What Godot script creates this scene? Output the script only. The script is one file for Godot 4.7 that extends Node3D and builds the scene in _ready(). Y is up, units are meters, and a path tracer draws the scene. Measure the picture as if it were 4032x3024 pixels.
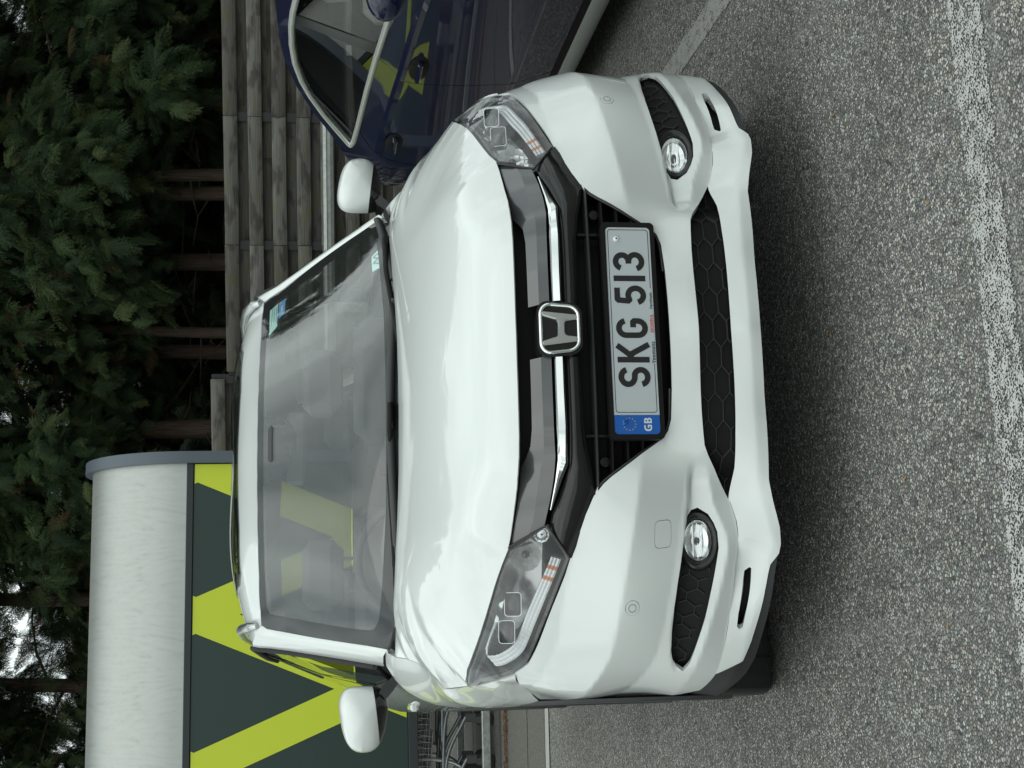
extends Node3D
# A rainy-bright car park: a white crossover parked nose-out in front of a trolley shelter, a dark blue car beside it,
# a weathered hit-and-miss timber fence and tall conifers behind. The picture was taken with the camera turned on its side.

const SKY_LOW := Color(0.80, 0.875, 0.87)
const SKY_HIGH := Color(0.93, 1.0, 0.985)
const SKY_DARK := Color(0.55, 0.61, 0.62)
var M := {}
var rng := RandomNumberGenerator.new()

# ---------------------------------------------------------------- small helpers
func v3(a) -> Vector3: return Vector3(a[0], a[1], a[2])
func mx(p: Vector3) -> Vector3: return Vector3(-p.x, p.y, p.z)
func lin(c: Color) -> Color: return c.linear_to_srgb()
func gray(x: float) -> Color: return Color(x, x, x).linear_to_srgb()

func numbered(called: String, parent: Node) -> String:
	if not parent.has_node(called): return called
	var k := 1
	while parent.has_node("%s_%03d" % [called, k]): k += 1
	return "%s_%03d" % [called, k]

func thing(called: String, label: String, category: String, at := Vector3.ZERO, turn := 0.0, group := "") -> Node3D:
	var o := Node3D.new()
	o.name = numbered(called, self)
	add_child(o)
	o.position = at
	o.rotation.y = turn
	o.set_meta("label", label)
	o.set_meta("category", category)
	if group != "": o.set_meta("group", group)
	return o

func part(called: String, mesh: Mesh, mat: Material, parent: Node, label := "") -> MeshInstance3D:
	var o := MeshInstance3D.new()
	o.name = numbered(called, parent)
	o.mesh = mesh
	if mat: o.material_override = mat
	parent.add_child(o)
	if label != "": o.set_meta("label", label)
	return o

func structure(called: String, mesh: Mesh, mat: Material) -> MeshInstance3D:
	var o := part(called, mesh, mat, self)
	o.set_meta("kind", "structure")
	return o

# ---------------------------------------------------------------- mesh builder
class MB:
	var st := SurfaceTool.new()
	var n := 0
	func _init(): st.begin(Mesh.PRIMITIVE_TRIANGLES)
	func tri(a: Vector3, b: Vector3, c: Vector3, na = null, nb = null, nc = null):
		var f := (c - a).cross(b - a)
		if f.length_squared() < 1e-18: return
		f = f.normalized()
		if na != null and f.dot(na + nb + nc) < 0.0:
			var sv := b
			b = c
			c = sv
			var sn = nb
			nb = nc
			nc = sn
		st.set_normal(f if na == null else na); st.add_vertex(a)
		st.set_normal(f if nb == null else nb); st.add_vertex(b)
		st.set_normal(f if nc == null else nc); st.add_vertex(c)
		n += 1
	# corners in order round the face, seen from the front they run clockwise
	func quad(a: Vector3, b: Vector3, c: Vector3, d: Vector3, na = null, nb = null, nc = null, nd = null):
		tri(a, b, c, na, nb, nc)
		tri(a, c, d, na, nc, nd)
	func face(a: Vector3, b: Vector3, c: Vector3, d: Vector3, out: Vector3):
		if (c - a).cross(b - a).dot(out) >= 0.0: quad(a, b, c, d)
		else: quad(a, d, c, b)
	func box(lo: Vector3, hi: Vector3, t := Transform3D.IDENTITY):
		var p := []
		for i in 8: p.append(t * Vector3(hi.x if i & 1 else lo.x, hi.y if i & 2 else lo.y, hi.z if i & 4 else lo.z))
		var c := t * ((lo + hi) * 0.5)
		for q in [[0, 1, 3, 2], [4, 5, 7, 6], [0, 1, 5, 4], [2, 3, 7, 6], [0, 2, 6, 4], [1, 3, 7, 5]]:
			face(p[q[0]], p[q[1]], p[q[2]], p[q[3]], (p[q[0]] + p[q[2]]) * 0.5 - c)
	# box with chamfered edges along all sides
	func cbox(lo: Vector3, hi: Vector3, ch: float, t := Transform3D.IDENTITY):
		var c := (lo + hi) * 0.5
		var h := (hi - lo) * 0.5
		ch = minf(ch, minf(h.x, minf(h.y, h.z)) * 0.95)
		var fs := []
		for ax in 3:
			for s in [-1.0, 1.0]:
				var q := []
				for k in [[-1, -1], [1, -1], [1, 1], [-1, 1]]:
					var v := Vector3.ZERO
					v[ax] = s * h[ax]
					v[(ax + 1) % 3] = k[0] * (h[(ax + 1) % 3] - ch)
					v[(ax + 2) % 3] = k[1] * (h[(ax + 2) % 3] - ch)
					q.append(t * (c + v))
				var o := Vector3.ZERO
				o[ax] = s
				face(q[0], q[1], q[2], q[3], t.basis * o)
		for ax in 3:
			var a1 := (ax + 1) % 3
			var a2 := (ax + 2) % 3
			for s1 in [-1.0, 1.0]:
				for s2 in [-1.0, 1.0]:
					var q := []
					for e in [[-1, 0], [1, 0], [1, 1], [-1, 1]]:
						var v := Vector3.ZERO
						v[ax] = e[0] * (h[ax] - ch)
						v[a1] = s1 * (h[a1] - (ch if e[1] else 0.0))
						v[a2] = s2 * (h[a2] - (0.0 if e[1] else ch))
						q.append(t * (c + v))
					var o := Vector3.ZERO
					o[a1] = s1
					o[a2] = s2
					face(q[0], q[1], q[2], q[3], t.basis * o)
		for i in 8:
			var s := Vector3(1 if i & 1 else -1, 1 if i & 2 else -1, 1 if i & 4 else -1)
			var q := []
			for ax in 3:
				var v := s * (h - Vector3.ONE * ch)
				v[ax] = s[ax] * h[ax]
				q.append(t * (c + v))
			if (q[2] - q[0]).cross(q[1] - q[0]).dot(t.basis * s) >= 0: tri(q[0], q[1], q[2])
			else: tri(q[0], q[2], q[1])
	func tube(path: Array, radius, sides := 8, caps := true, flat := 1.0):
		var up := Vector3.UP
		var rings := []
		var nors := []
		for i in path.size():
			var d: Vector3 = (path[mini(i + 1, path.size() - 1)] - path[maxi(i - 1, 0)]).normalized()
			if absf(d.dot(up)) > 0.95: up = Vector3.RIGHT if absf(d.x) < 0.9 else Vector3.FORWARD
			var s := d.cross(up).normalized()
			var u := s.cross(d).normalized()
			up = u
			var r: float = radius[i] if radius is Array or radius is PackedFloat32Array else radius
			var ring := []
			var nor := []
			for k in sides:
				var a := TAU * k / sides
				ring.append(path[i] + (s * cos(a) + u * sin(a) * flat) * r)
				nor.append((s * cos(a) + u * sin(a)).normalized())
			rings.append(ring)
			nors.append(nor)
		for i in path.size() - 1:
			for k in sides:
				var l := (k + 1) % sides
				quad(rings[i][k], rings[i + 1][k], rings[i + 1][l], rings[i][l], nors[i][k], nors[i + 1][k], nors[i + 1][l], nors[i][l])
		if caps:
			for k in range(1, sides - 1):
				tri(rings[0][0], rings[0][k], rings[0][k + 1])
				tri(rings[-1][0], rings[-1][k + 1], rings[-1][k])
	# profile: [radius, height] pairs turned round the axis of t (local y)
	func lathe(profile: Array, t := Transform3D.IDENTITY, sides := 32, smooth := true):
		for i in profile.size() - 1:
			var a = profile[i]
			var b = profile[i + 1]
			var e := Vector2(b[0] - a[0], b[1] - a[1])
			if e.length() < 1e-7: continue
			var n2 := Vector2(e.y, -e.x).normalized()
			var na := n2
			var nb := n2
			if smooth:
				if i > 0:
					var pe := Vector2(a[0] - profile[i - 1][0], a[1] - profile[i - 1][1])
					var pn := Vector2(pe.y, -pe.x).normalized()
					if pn.dot(n2) > 0.6: na = (pn + n2).normalized()
				if i < profile.size() - 2:
					var fe := Vector2(profile[i + 2][0] - b[0], profile[i + 2][1] - b[1])
					var fn := Vector2(fe.y, -fe.x).normalized()
					if fn.dot(n2) > 0.6: nb = (fn + n2).normalized()
			for k in sides:
				var c0 := cos(TAU * k / sides)
				var s0 := sin(TAU * k / sides)
				var c1 := cos(TAU * (k + 1) / sides)
				var s1 := sin(TAU * (k + 1) / sides)
				var bs := t.basis
				quad(t * Vector3(a[0] * c0, a[1], a[0] * s0), t * Vector3(b[0] * c0, b[1], b[0] * s0), t * Vector3(b[0] * c1, b[1], b[0] * s1), t * Vector3(a[0] * c1, a[1], a[0] * s1),
					bs * Vector3(na.x * c0, na.y, na.x * s0), bs * Vector3(nb.x * c0, nb.y, nb.x * s0), bs * Vector3(nb.x * c1, nb.y, nb.x * s1), bs * Vector3(na.x * c1, na.y, na.x * s1))
	# rows of equal length; smooth normals across columns (and rows unless hard)
	func loft(rows: Array, hard_rows := false, flip := false, hard_cols := false):
		var nr := rows.size()
		var nc: int = rows[0].size()
		var fn := []
		for i in nr - 1:
			var r := []
			for j in nc - 1:
				var d1: Vector3 = rows[i + 1][j + 1] - rows[i][j]
				var d2: Vector3 = rows[i + 1][j] - rows[i][j + 1]
				var q := d2.cross(d1)
				r.append(-q if flip else q)
			fn.append(r)
		var nat := func(i, j, ci, cj) -> Vector3:
			var s := Vector3.ZERO
			for di in [-1, 0]:
				for dj in [-1, 0]:
					var a: int = i + di
					var b: int = j + dj
					if a < 0 or b < 0 or a >= nr - 1 or b >= nc - 1: continue
					if hard_rows and a != ci: continue
					if hard_cols and b != cj: continue
					s += fn[a][b].normalized()
			return s.normalized() if s.length() > 1e-9 else Vector3.UP
		for i in nr - 1:
			for j in nc - 1:
				var n0: Vector3 = nat.call(i, j, i, j)
				var n1: Vector3 = nat.call(i, j + 1, i, j)
				var n2: Vector3 = nat.call(i + 1, j + 1, i, j)
				var n3: Vector3 = nat.call(i + 1, j, i, j)
				if flip: quad(rows[i][j], rows[i + 1][j], rows[i + 1][j + 1], rows[i][j + 1], n0, n3, n2, n1)
				else: quad(rows[i][j], rows[i][j + 1], rows[i + 1][j + 1], rows[i + 1][j], n0, n1, n2, n3)
	# flat polygon (2D) extruded along local z of t from z0 to z1
	func prism(poly: PackedVector2Array, z0: float, z1: float, t := Transform3D.IDENTITY, holes := []):
		var polys := [poly]
		var tris := PackedInt32Array()
		var pts := poly
		if holes.size() == 0:
			tris = Geometry2D.triangulate_polygon(poly)
		for k in range(0, tris.size(), 3):
			var a := pts[tris[k]]
			var b := pts[tris[k + 1]]
			var c := pts[tris[k + 2]]
			if (b - a).cross(c - a) > 0:
				var x := b
				b = c
				c = x
			tri(t * Vector3(a.x, a.y, z1), t * Vector3(b.x, b.y, z1), t * Vector3(c.x, c.y, z1))
			tri(t * Vector3(a.x, a.y, z0), t * Vector3(c.x, c.y, z0), t * Vector3(b.x, b.y, z0))
		var cw := Geometry2D.is_polygon_clockwise(poly)
		for i in poly.size():
			var a := poly[i]
			var b := poly[(i + 1) % poly.size()]
			if cw: quad(t * Vector3(a.x, a.y, z1), t * Vector3(a.x, a.y, z0), t * Vector3(b.x, b.y, z0), t * Vector3(b.x, b.y, z1))
			else: quad(t * Vector3(b.x, b.y, z1), t * Vector3(b.x, b.y, z0), t * Vector3(a.x, a.y, z0), t * Vector3(a.x, a.y, z1))
	# ring between two outlines with the same number of points, extruded
	func ring_prism(outer: PackedVector2Array, inner: PackedVector2Array, z0: float, z1: float, t := Transform3D.IDENTITY):
		var c := outer.size()
		for i in c:
			var j := (i + 1) % c
			var o0 := Vector3(outer[i].x, outer[i].y, 0)
			var o1 := Vector3(outer[j].x, outer[j].y, 0)
			var i0 := Vector3(inner[i].x, inner[i].y, 0)
			var i1 := Vector3(inner[j].x, inner[j].y, 0)
			var f := Vector3(0, 0, z1)
			var k := Vector3(0, 0, z0)
			face(t * (o0 + f), t * (o1 + f), t * (i1 + f), t * (i0 + f), t.basis.z)
			face(t * (o0 + f), t * (o1 + f), t * (o1 + k), t * (o0 + k), t.basis * (o0 - i0))
			face(t * (i0 + f), t * (i1 + f), t * (i1 + k), t * (i0 + k), t.basis * (i0 - o0))
	func done() -> ArrayMesh: return st.commit()

# ---------------------------------------------------------------- smooth body surfaces
# r(a, b) round an axis, a thin plate through measured points. kind 0: a = angle about a vertical axis at z0, b = y.
# kind 1: a = angle about a lengthwise axis at height y0, b = z.
class Surf:
	var kind := 0
	var c0 := 0.0
	var a0 := 0.0
	var a1 := 1.0
	var b0 := 0.0
	var b1 := 1.0
	var na := 60
	var nb := 60
	var g := PackedFloat32Array()
	var relief = null
	func ab(p: Vector3) -> Vector2:
		if kind == 0: return Vector2(atan2(p.x, p.z - c0), p.y)
		return Vector2(atan2(p.x, p.y - c0), p.z)
	func rad(p: Vector3) -> float:
		return Vector2(p.x, (p.z if kind == 0 else p.y) - c0).length()
	func _init(kind_: int, c0_: float, pts: Array, range_: Array, relief_ = null, lam := 1e-5, n := 56):
		kind = kind_
		c0 = c0_
		relief = relief_
		na = n
		nb = n
		a0 = range_[0]
		a1 = range_[1]
		b0 = range_[2]
		b1 = range_[3]
		var xs := []
		var vs := []
		for q in pts:
			var p := Vector3(q[0], q[1], q[2])
			for s in ([1, -1] if absf(p.x) > 1e-6 else [1]):
				var x := ab(Vector3(p.x * s, p.y, p.z))
				xs.append(x)
				vs.append(rad(p) - (relief.call(absf(x.x), x.y) if relief != null else 0.0))
		var m := xs.size()
		var t := m + 3
		var A := []
		for i in t:
			var row := PackedFloat64Array()
			row.resize(t + 1)
			if i < m:
				for j in m: row[j] = k(xs[i], xs[j])
				row[i] += lam
				row[m] = 1.0
				row[m + 1] = xs[i].x
				row[m + 2] = xs[i].y
				row[t] = vs[i]
			else:
				for j in m: row[j] = 1.0 if i == m else (xs[j].x if i == m + 1 else xs[j].y)
			A.append(row)
		for i in t:
			var piv := i
			for r in range(i + 1, t):
				if absf(A[r][i]) > absf(A[piv][i]): piv = r
			var tmp = A[i]
			A[i] = A[piv]
			A[piv] = tmp
			var ri: PackedFloat64Array = A[i]
			for r in range(i + 1, t):
				var rr: PackedFloat64Array = A[r]
				var f: float = rr[i] / ri[i]
				if f == 0.0: continue
				for c in range(i, t + 1): rr[c] -= f * ri[c]
				A[r] = rr
		var w := PackedFloat64Array()
		w.resize(t)
		for i in range(t - 1, -1, -1):
			var s: float = A[i][t]
			for c in range(i + 1, t): s -= A[i][c] * w[c]
			w[i] = s / A[i][i]
		g.resize((na + 1) * (nb + 1))
		for i in na + 1:
			for j in nb + 1:
				var x := Vector2(lerpf(a0, a1, float(i) / na), lerpf(b0, b1, float(j) / nb))
				var s := w[m] + w[m + 1] * x.x + w[m + 2] * x.y
				for q in m: s += w[q] * k(x, xs[q])
				g[i * (nb + 1) + j] = s
	func k(p: Vector2, q: Vector2) -> float:
		var d := p.distance_squared_to(q) + 1e-12
		return 0.5 * d * log(d)
	func cr(p: float, q: float, r: float, s: float, t: float) -> float:
		return q + 0.5 * t * (r - p + t * (2.0 * p - 5.0 * q + 4.0 * r - s + t * (3.0 * (q - r) + s - p)))
	func at(a: float, b: float) -> float:
		a = absf(a)
		var u := clampf((a - a0) / (a1 - a0), 0, 1) * na
		var v := clampf((b - b0) / (b1 - b0), 0, 1) * nb
		var i := mini(int(u), na - 1)
		var j := mini(int(v), nb - 1)
		var c := [0.0, 0.0, 0.0, 0.0]
		for q in 4:
			var ii := i + q - 1
			if ii < 0: ii = -ii if a0 == 0.0 else 0
			ii = mini(ii, na)
			var o := ii * (nb + 1)
			c[q] = cr(g[o + maxi(j - 1, 0)], g[o + j], g[o + j + 1], g[o + mini(j + 2, nb)], v - j)
		return cr(c[0], c[1], c[2], c[3], u - i) + (relief.call(a, b) if relief != null else 0.0)
	func pos(a: float, b: float, off := 0.0) -> Vector3:
		var r := at(a, b) + off
		if kind == 0: return Vector3(r * sin(a), b, c0 + r * cos(a))
		return Vector3(r * sin(a), c0 + r * cos(a), b)
	func nor(a: float, b: float) -> Vector3:
		var e := 0.004
		var da := pos(a + e, b) - pos(a - e, b)
		var db := pos(a, b + e) - pos(a, b - e)
		var n := da.cross(db).normalized()
		var p := pos(a, b)
		var out := Vector3(p.x, 0, p.z - c0) if kind == 0 else Vector3(p.x, p.y - c0, 0)
		return n if n.dot(out) > 0 else -n

# a trimmed piece of a Surf: outline and holes in its (a, b) plane, an edge turned in by flange metres
func trimmed(mb: MB, s, outline: PackedVector2Array, holes := [], cell := 0.02, off := 0.0, flange := 0.012):
	var lo := outline[0]
	var hi := outline[0]
	for p in outline:
		lo = lo.min(p)
		hi = hi.max(p)
	var na := maxi(1, ceili((hi.x - lo.x) / cell))
	var nb := maxi(1, ceili((hi.y - lo.y) / cell))
	var d := Vector2((hi.x - lo.x) / na, (hi.y - lo.y) / nb)
	var touched := {}
	var rings := [outline]
	rings.append_array(holes)
	for ring in rings:
		for i in ring.size():
			var p: Vector2 = ring[i]
			var q: Vector2 = ring[(i + 1) % ring.size()]
			var steps := maxi(1, ceili((q - p).length() / (minf(d.x, d.y) * 0.2)))
			for k in steps + 1:
				var z := p.lerp(q, float(k) / steps)
				touched[Vector2i(clampi(int((z.x - lo.x) / d.x), 0, na - 1), clampi(int((z.y - lo.y) / d.y), 0, nb - 1))] = true
	var memo := {}
	var put := func(v: Vector2) -> Array:
		var key := Vector2i(roundi(v.x * 50000), roundi(v.y * 50000))
		if not memo.has(key): memo[key] = [s.pos(v.x, v.y, off), s.nor(v.x, v.y)]
		return memo[key]
	var emit := func(a: Vector2, b: Vector2, c: Vector2):
		var A: Array = put.call(a)
		var B: Array = put.call(b)
		var C: Array = put.call(c)
		if (C[0] - A[0]).cross(B[0] - A[0]).dot(A[1] + B[1] + C[1]) >= 0: mb.tri(A[0], B[0], C[0], A[1], B[1], C[1])
		else: mb.tri(A[0], C[0], B[0], A[1], C[1], B[1])
	for i in na:
		for j in nb:
			var p := lo + Vector2(i, j) * d
			var cellp := PackedVector2Array([p, p + Vector2(d.x, 0), p + d, p + Vector2(0, d.y)])
			if not touched.has(Vector2i(i, j)):
				var m := p + d * 0.5
				var inside := Geometry2D.is_point_in_polygon(m, outline)
				for h in holes:
					if Geometry2D.is_point_in_polygon(m, h): inside = false
				if inside:
					emit.call(cellp[0], cellp[1], cellp[2])
					emit.call(cellp[0], cellp[2], cellp[3])
				continue
			var pieces: Array = []
			pieces.append_array(Geometry2D.intersect_polygons(cellp, outline))
			for h in holes:
				var next := []
				for q in pieces: next.append_array(Geometry2D.clip_polygons(q, h))
				pieces = next
			for q in pieces:
				if Geometry2D.is_polygon_clockwise(q) and pieces.size() > 1 and q.size() < 3: continue
				var t := Geometry2D.triangulate_polygon(q)
				for k in range(0, t.size(), 3): emit.call(q[t[k]], q[t[k + 1]], q[t[k + 2]])
	if flange > 0.0:
		for ring in rings:
			for i in ring.size():
				var p: Vector2 = ring[i]
				var q: Vector2 = ring[(i + 1) % ring.size()]
				var steps := maxi(1, ceili((q - p).length() / 0.02))
				for k in steps:
					var A: Array = put.call(p.lerp(q, float(k) / steps))
					var B: Array = put.call(p.lerp(q, float(k + 1) / steps))
					mb.quad(A[0], B[0], B[0] - B[1] * flange, A[0] - A[1] * flange)

func mirrored(half: Array) -> PackedVector2Array:
	# a half outline that starts and ends at a = 0, closed with its mirror image
	var o := PackedVector2Array()
	for p in half: o.append(Vector2(p[0], p[1]))
	for i in range(half.size() - 1, -1, -1):
		if absf(half[i][0]) > 1e-6: o.append(Vector2(-half[i][0], half[i][1]))
	return o

func pv(pts: Array, sx := 1.0) -> PackedVector2Array:
	var o := PackedVector2Array()
	for p in pts: o.append(Vector2(p[0] * sx, p[1]))
	return o

# smooth curve through points (Catmull-Rom), n pieces per gap
func curve(pts: Array, n := 5, closed := false) -> Array:
	var o := []
	var c := pts.size()
	for i in (c if closed else c - 1):
		var p0 = pts[(i - 1 + c) % c] if closed else pts[maxi(i - 1, 0)]
		var p1 = pts[i]
		var p2 = pts[(i + 1) % c]
		var p3 = pts[(i + 2) % c] if closed else pts[mini(i + 2, c - 1)]
		for k in n:
			var t := float(k) / n
			o.append(p1 + 0.5 * t * ((p2 - p0) + t * (2.0 * p0 - 5.0 * p1 + 4.0 * p2 - p3 + t * (3.0 * (p1 - p2) + p3 - p0))))
	if not closed: o.append(pts[c - 1])
	return o

func table(t: Array, x: float) -> float:
	if x <= t[0][0]: return t[0][1]
	for i in range(1, t.size()):
		if x <= t[i][0]: return lerpf(t[i - 1][1], t[i][1], (x - t[i - 1][0]) / (t[i][0] - t[i - 1][0]))
	return t[-1][1]

func sm(x: float) -> float:
	x = clampf(x, 0, 1)
	return x * x * (3 - 2 * x)

func rrect(hx: float, hy: float, r: float, n := 6) -> PackedVector2Array:
	var o := PackedVector2Array()
	for q in 4:
		var c := Vector2((hx - r) * [1, -1, -1, 1][q], (hy - r) * [1, 1, -1, -1][q])
		for k in n + 1: o.append(c + Vector2.from_angle(PI / 2 * (q + float(k) / n)) * r)
	return o

func text_mesh(txt: String, height: float, depth: float, font_name := "Droid Sans", bold := true) -> TextMesh:
	var f := SystemFont.new()
	f.font_names = PackedStringArray([font_name])
	f.font_weight = 700 if bold else 400
	var t := TextMesh.new()
	t.font = f
	t.text = txt
	t.font_size = 64
	t.depth = depth
	t.pixel_size = height / 46.0
	return t

# ---------------------------------------------------------------- measured outlines of the front end: [angle round the nose, height]
const GRILLE_LOW := [[0, 0.4538], [0.163, 0.4538], [0.2022, 0.4551], [0.2452, 0.4566], [0.2747, 0.4637], [0.2964, 0.4778], [0.313, 0.5012], [0.3335, 0.5305], [0.3622, 0.5673], [0.3926, 0.6038], [0.4118, 0.6218], [0.4314, 0.6351]]
const PANEL_EDGE := [[0.4191, 0.6344], [0.4534, 0.6469], [0.4959, 0.6604], [0.5569, 0.6742], [0.6246, 0.6869]]
const HL_LOW := [[0.6243, 0.69], [0.6698, 0.701], [0.7128, 0.714], [0.7559, 0.727], [0.8019, 0.739], [0.8538, 0.75], [0.9093, 0.761], [0.9707, 0.774], [1.0306, 0.8]]
const SEAM := [[1.1179, 0.777], [1.2296, 0.735], [1.3893, 0.68]]
const ARCH := [[1.3237, 0.62], [1.2577, 0.57], [1.131, 0.42], [1.0532, 0.32]]
const LIP_SEAM := [[0.9413, 0.304], [0.8456, 0.2982], [0.7386, 0.2962], [0.6176, 0.2949], [0.5713, 0.2901], [0.5437, 0.2889], [0.5101, 0.2919], [0.4697, 0.3021], [0.462, 0.3065]]
const LG_TOP := [[0.3802, 0.3456], [0.3358, 0.3694], [0.3099, 0.3794], [0.2792, 0.3819], [0.2218, 0.3845], [0.1638, 0.3855], [0, 0.3855]]
const FOG_HOLE := [[0.9197, 0.3947], [0.8918, 0.3839], [0.8272, 0.3732], [0.757, 0.3614], [0.6883, 0.3536], [0.6291, 0.3455], [0.5731, 0.3375], [0.537, 0.3397], [0.5169, 0.3472], [0.4977, 0.3591], [0.4845, 0.3829], [0.4926, 0.3978], [0.5043, 0.4093], [0.523, 0.418], [0.5783, 0.4261], [0.6581, 0.4371], [0.7199, 0.4422], [0.782, 0.442], [0.8447, 0.4364], [0.8746, 0.4283], [0.9044, 0.4128]]
const LG_BOT := [[0.3724, 0.2995], [0.2796, 0.3021], [0.2028, 0.3027], [0.1252, 0.302], [0, 0.302]]
const LIP_BOT := [[0.8902, 0.2443], [0.823, 0.234], [0.6715, 0.2231], [0.6065, 0.2134], [0.5752, 0.1958], [0.5533, 0.1928], [0.512, 0.1962], [0.4519, 0.2109], [0.3979, 0.2218], [0.1775, 0.2317], [0, 0.2317]]
const BLACK_LIP := [[0.5752, 0.1958], [0.6488, 0.2017], [0.6944, 0.2041], [0.8346, 0.2072], [0.8945, 0.2095], [0.9577, 0.2179], [1.0751, 0.2453]]
const SLOT := [[0.7827, 0.2761], [0.7894, 0.2701], [0.7841, 0.2625], [0.7417, 0.2605], [0.6498, 0.2533], [0.6279, 0.2526], [0.6259, 0.2571], [0.6373, 0.2681], [0.6584, 0.2704], [0.7454, 0.2765]]

# ---------------------------------------------------------------- materials
func mat(called: String, color: Color, rough := 0.6, metal := 0.0, spec := 0.5) -> StandardMaterial3D:
	var m := StandardMaterial3D.new()
	m.resource_name = called
	m.albedo_color = color.linear_to_srgb()
	m.roughness = rough
	m.metallic = metal
	m.metallic_specular = spec
	M[called] = m
	return m

func pane(called: String, alpha: float, color := Color(0.02, 0.03, 0.03), rough := 0.0) -> StandardMaterial3D:
	var m := mat(called, color, rough)
	m.transparency = BaseMaterial3D.TRANSPARENCY_ALPHA
	m.albedo_color.a = alpha
	return m

func noise(seed_: int, freq: float, oct := 4, type := FastNoiseLite.TYPE_SIMPLEX_SMOOTH) -> FastNoiseLite:
	var n := FastNoiseLite.new()
	n.seed = seed_
	n.noise_type = type
	n.frequency = freq
	n.fractal_octaves = oct
	n.fractal_type = FastNoiseLite.FRACTAL_FBM if oct > 1 else FastNoiseLite.FRACTAL_NONE
	return n

func tex(img: Image) -> ImageTexture:
	return ImageTexture.create_from_image(img)

# grain: colours run through stops by noise, tiled
func ramp_tex(seed_: int, w: int, h: int, freq: float, stops: Array, oct := 4, stretch := Vector2.ONE, type := FastNoiseLite.TYPE_SIMPLEX_SMOOTH) -> ImageTexture:
	var n := noise(seed_, freq, oct, type)
	var img := Image.create(w, h, false, Image.FORMAT_RGB8)
	var gr := Gradient.new()
	gr.offsets = PackedFloat32Array()
	gr.colors = PackedColorArray()
	for s in stops: gr.add_point(s[0], s[1])
	for y in h:
		for x in w:
			# wrap on a torus so that it tiles
			var u := TAU * x / w
			var v := TAU * y / h
			var p := Vector3(cos(u) * w * stretch.x, sin(u) * w * stretch.x, cos(v) * h * stretch.y) / TAU
			var q := sin(v) * h * stretch.y / TAU
			var val := n.get_noise_3d(p.x + q * 0.37, p.y - q * 0.61, p.z + q * 0.71) * 0.5 + 0.5
			img.set_pixel(x, y, gr.sample(val).linear_to_srgb())
	return tex(img)

func make_materials():
	var w := mat("white_paint", Color(0.655, 0.685, 0.672), 0.30)
	w.clearcoat_enabled = true
	w.clearcoat = 1.0
	w.clearcoat_roughness = 0.015
	var b := mat("blue_paint", Color(0.003, 0.005, 0.030), 0.40, 0.0, 0.25)
	b.clearcoat_enabled = true
	b.clearcoat = 1.0
	b.clearcoat_roughness = 0.02
	mat("gloss_black", Color(0.012, 0.012, 0.012), 0.12)
	mat("grille_gray", Color(0.055, 0.056, 0.058), 0.16)
	M.grille_gray.clearcoat_enabled = true
	M.grille_gray.clearcoat = 1.0
	M.grille_gray.clearcoat_roughness = 0.03
	mat("plastic_black", Color(0.009, 0.0085, 0.0085), 0.55, 0.0, 0.3)
	mat("plastic_gray", Color(0.035, 0.036, 0.037), 0.55)
	mat("cladding", Color(0.022, 0.023, 0.024), 0.6)
	mat("rubber", Color(0.018, 0.018, 0.018), 0.8)
	mat("tyre", Color(0.022, 0.022, 0.021), 0.85)
	mat("chrome", Color(0.86, 0.88, 0.87), 0.10, 1.0)
	mat("satin_metal", Color(0.55, 0.57, 0.57), 0.28, 1.0)
	mat("lamp_dark", Color(0.05, 0.052, 0.055), 0.2, 0.6)
	mat("lamp_bowl", Color(0.36, 0.37, 0.38), 0.24, 0.75)
	mat("lamp_silver", Color(0.80, 0.82, 0.82), 0.25, 0.55)
	mat("bright_trim", Color(0.88, 0.90, 0.89), 0.34, 0.8)
	mat("lamp_chrome", Color(0.86, 0.88, 0.88), 0.14, 1.0)
	mat("amber", Color(0.42, 0.13, 0.035), 0.25)
	mat("lamp_clear", Color(0.52, 0.54, 0.55), 0.22, 0.45)
	mat("frit", Color(0.006, 0.006, 0.007), 0.7, 0.0, 0.15)
	mat("cabin", Color(0.085, 0.088, 0.088), 0.75)
	mat("cabin_light", Color(0.48, 0.50, 0.48), 0.85)
	mat("seat_cloth", Color(0.09, 0.092, 0.094), 0.9)
	mat("plate_white", Color(0.47, 0.51, 0.525), 0.32)
	mat("plate_black", Color(0.012, 0.013, 0.012), 0.4)
	mat("plate_blue", Color(0.012, 0.10, 0.40), 0.3)
	mat("plate_letter", Color(0.62, 0.66, 0.68), 0.35)
	mat("plate_red", Color(0.55, 0.03, 0.03), 0.4)
	mat("star_gold", Color(0.42, 0.34, 0.14), 0.4)
	mat("sticker_mint", Color(0.42, 0.68, 0.62), 0.5)
	mat("sticker_blue", Color(0.09, 0.28, 0.50), 0.5)
	mat("sticker_ink", Color(0.08, 0.20, 0.20), 0.5)
	mat("white_lens", Color(0.80, 0.84, 0.85), 0.2)
	pane("clear_glass", 0.03)
	pane("screen_glass", 0.03, Color(0.30, 0.36, 0.35))
	pane("privacy_glass", 0.80, Color(0.006, 0.008, 0.008))
	pane("dark_glass", 0.62, Color(0.004, 0.005, 0.005))
	pane("roof_glass", 0.45, Color(0.006, 0.007, 0.007))
	pane("side_glass", 0.30, Color(0.01, 0.013, 0.012))
	pane("lamp_lens", 0.04, Color(0.6, 0.62, 0.62))
	pane("lamp_block", 0.25, Color(0.7, 0.73, 0.74), 0.05)

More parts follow.
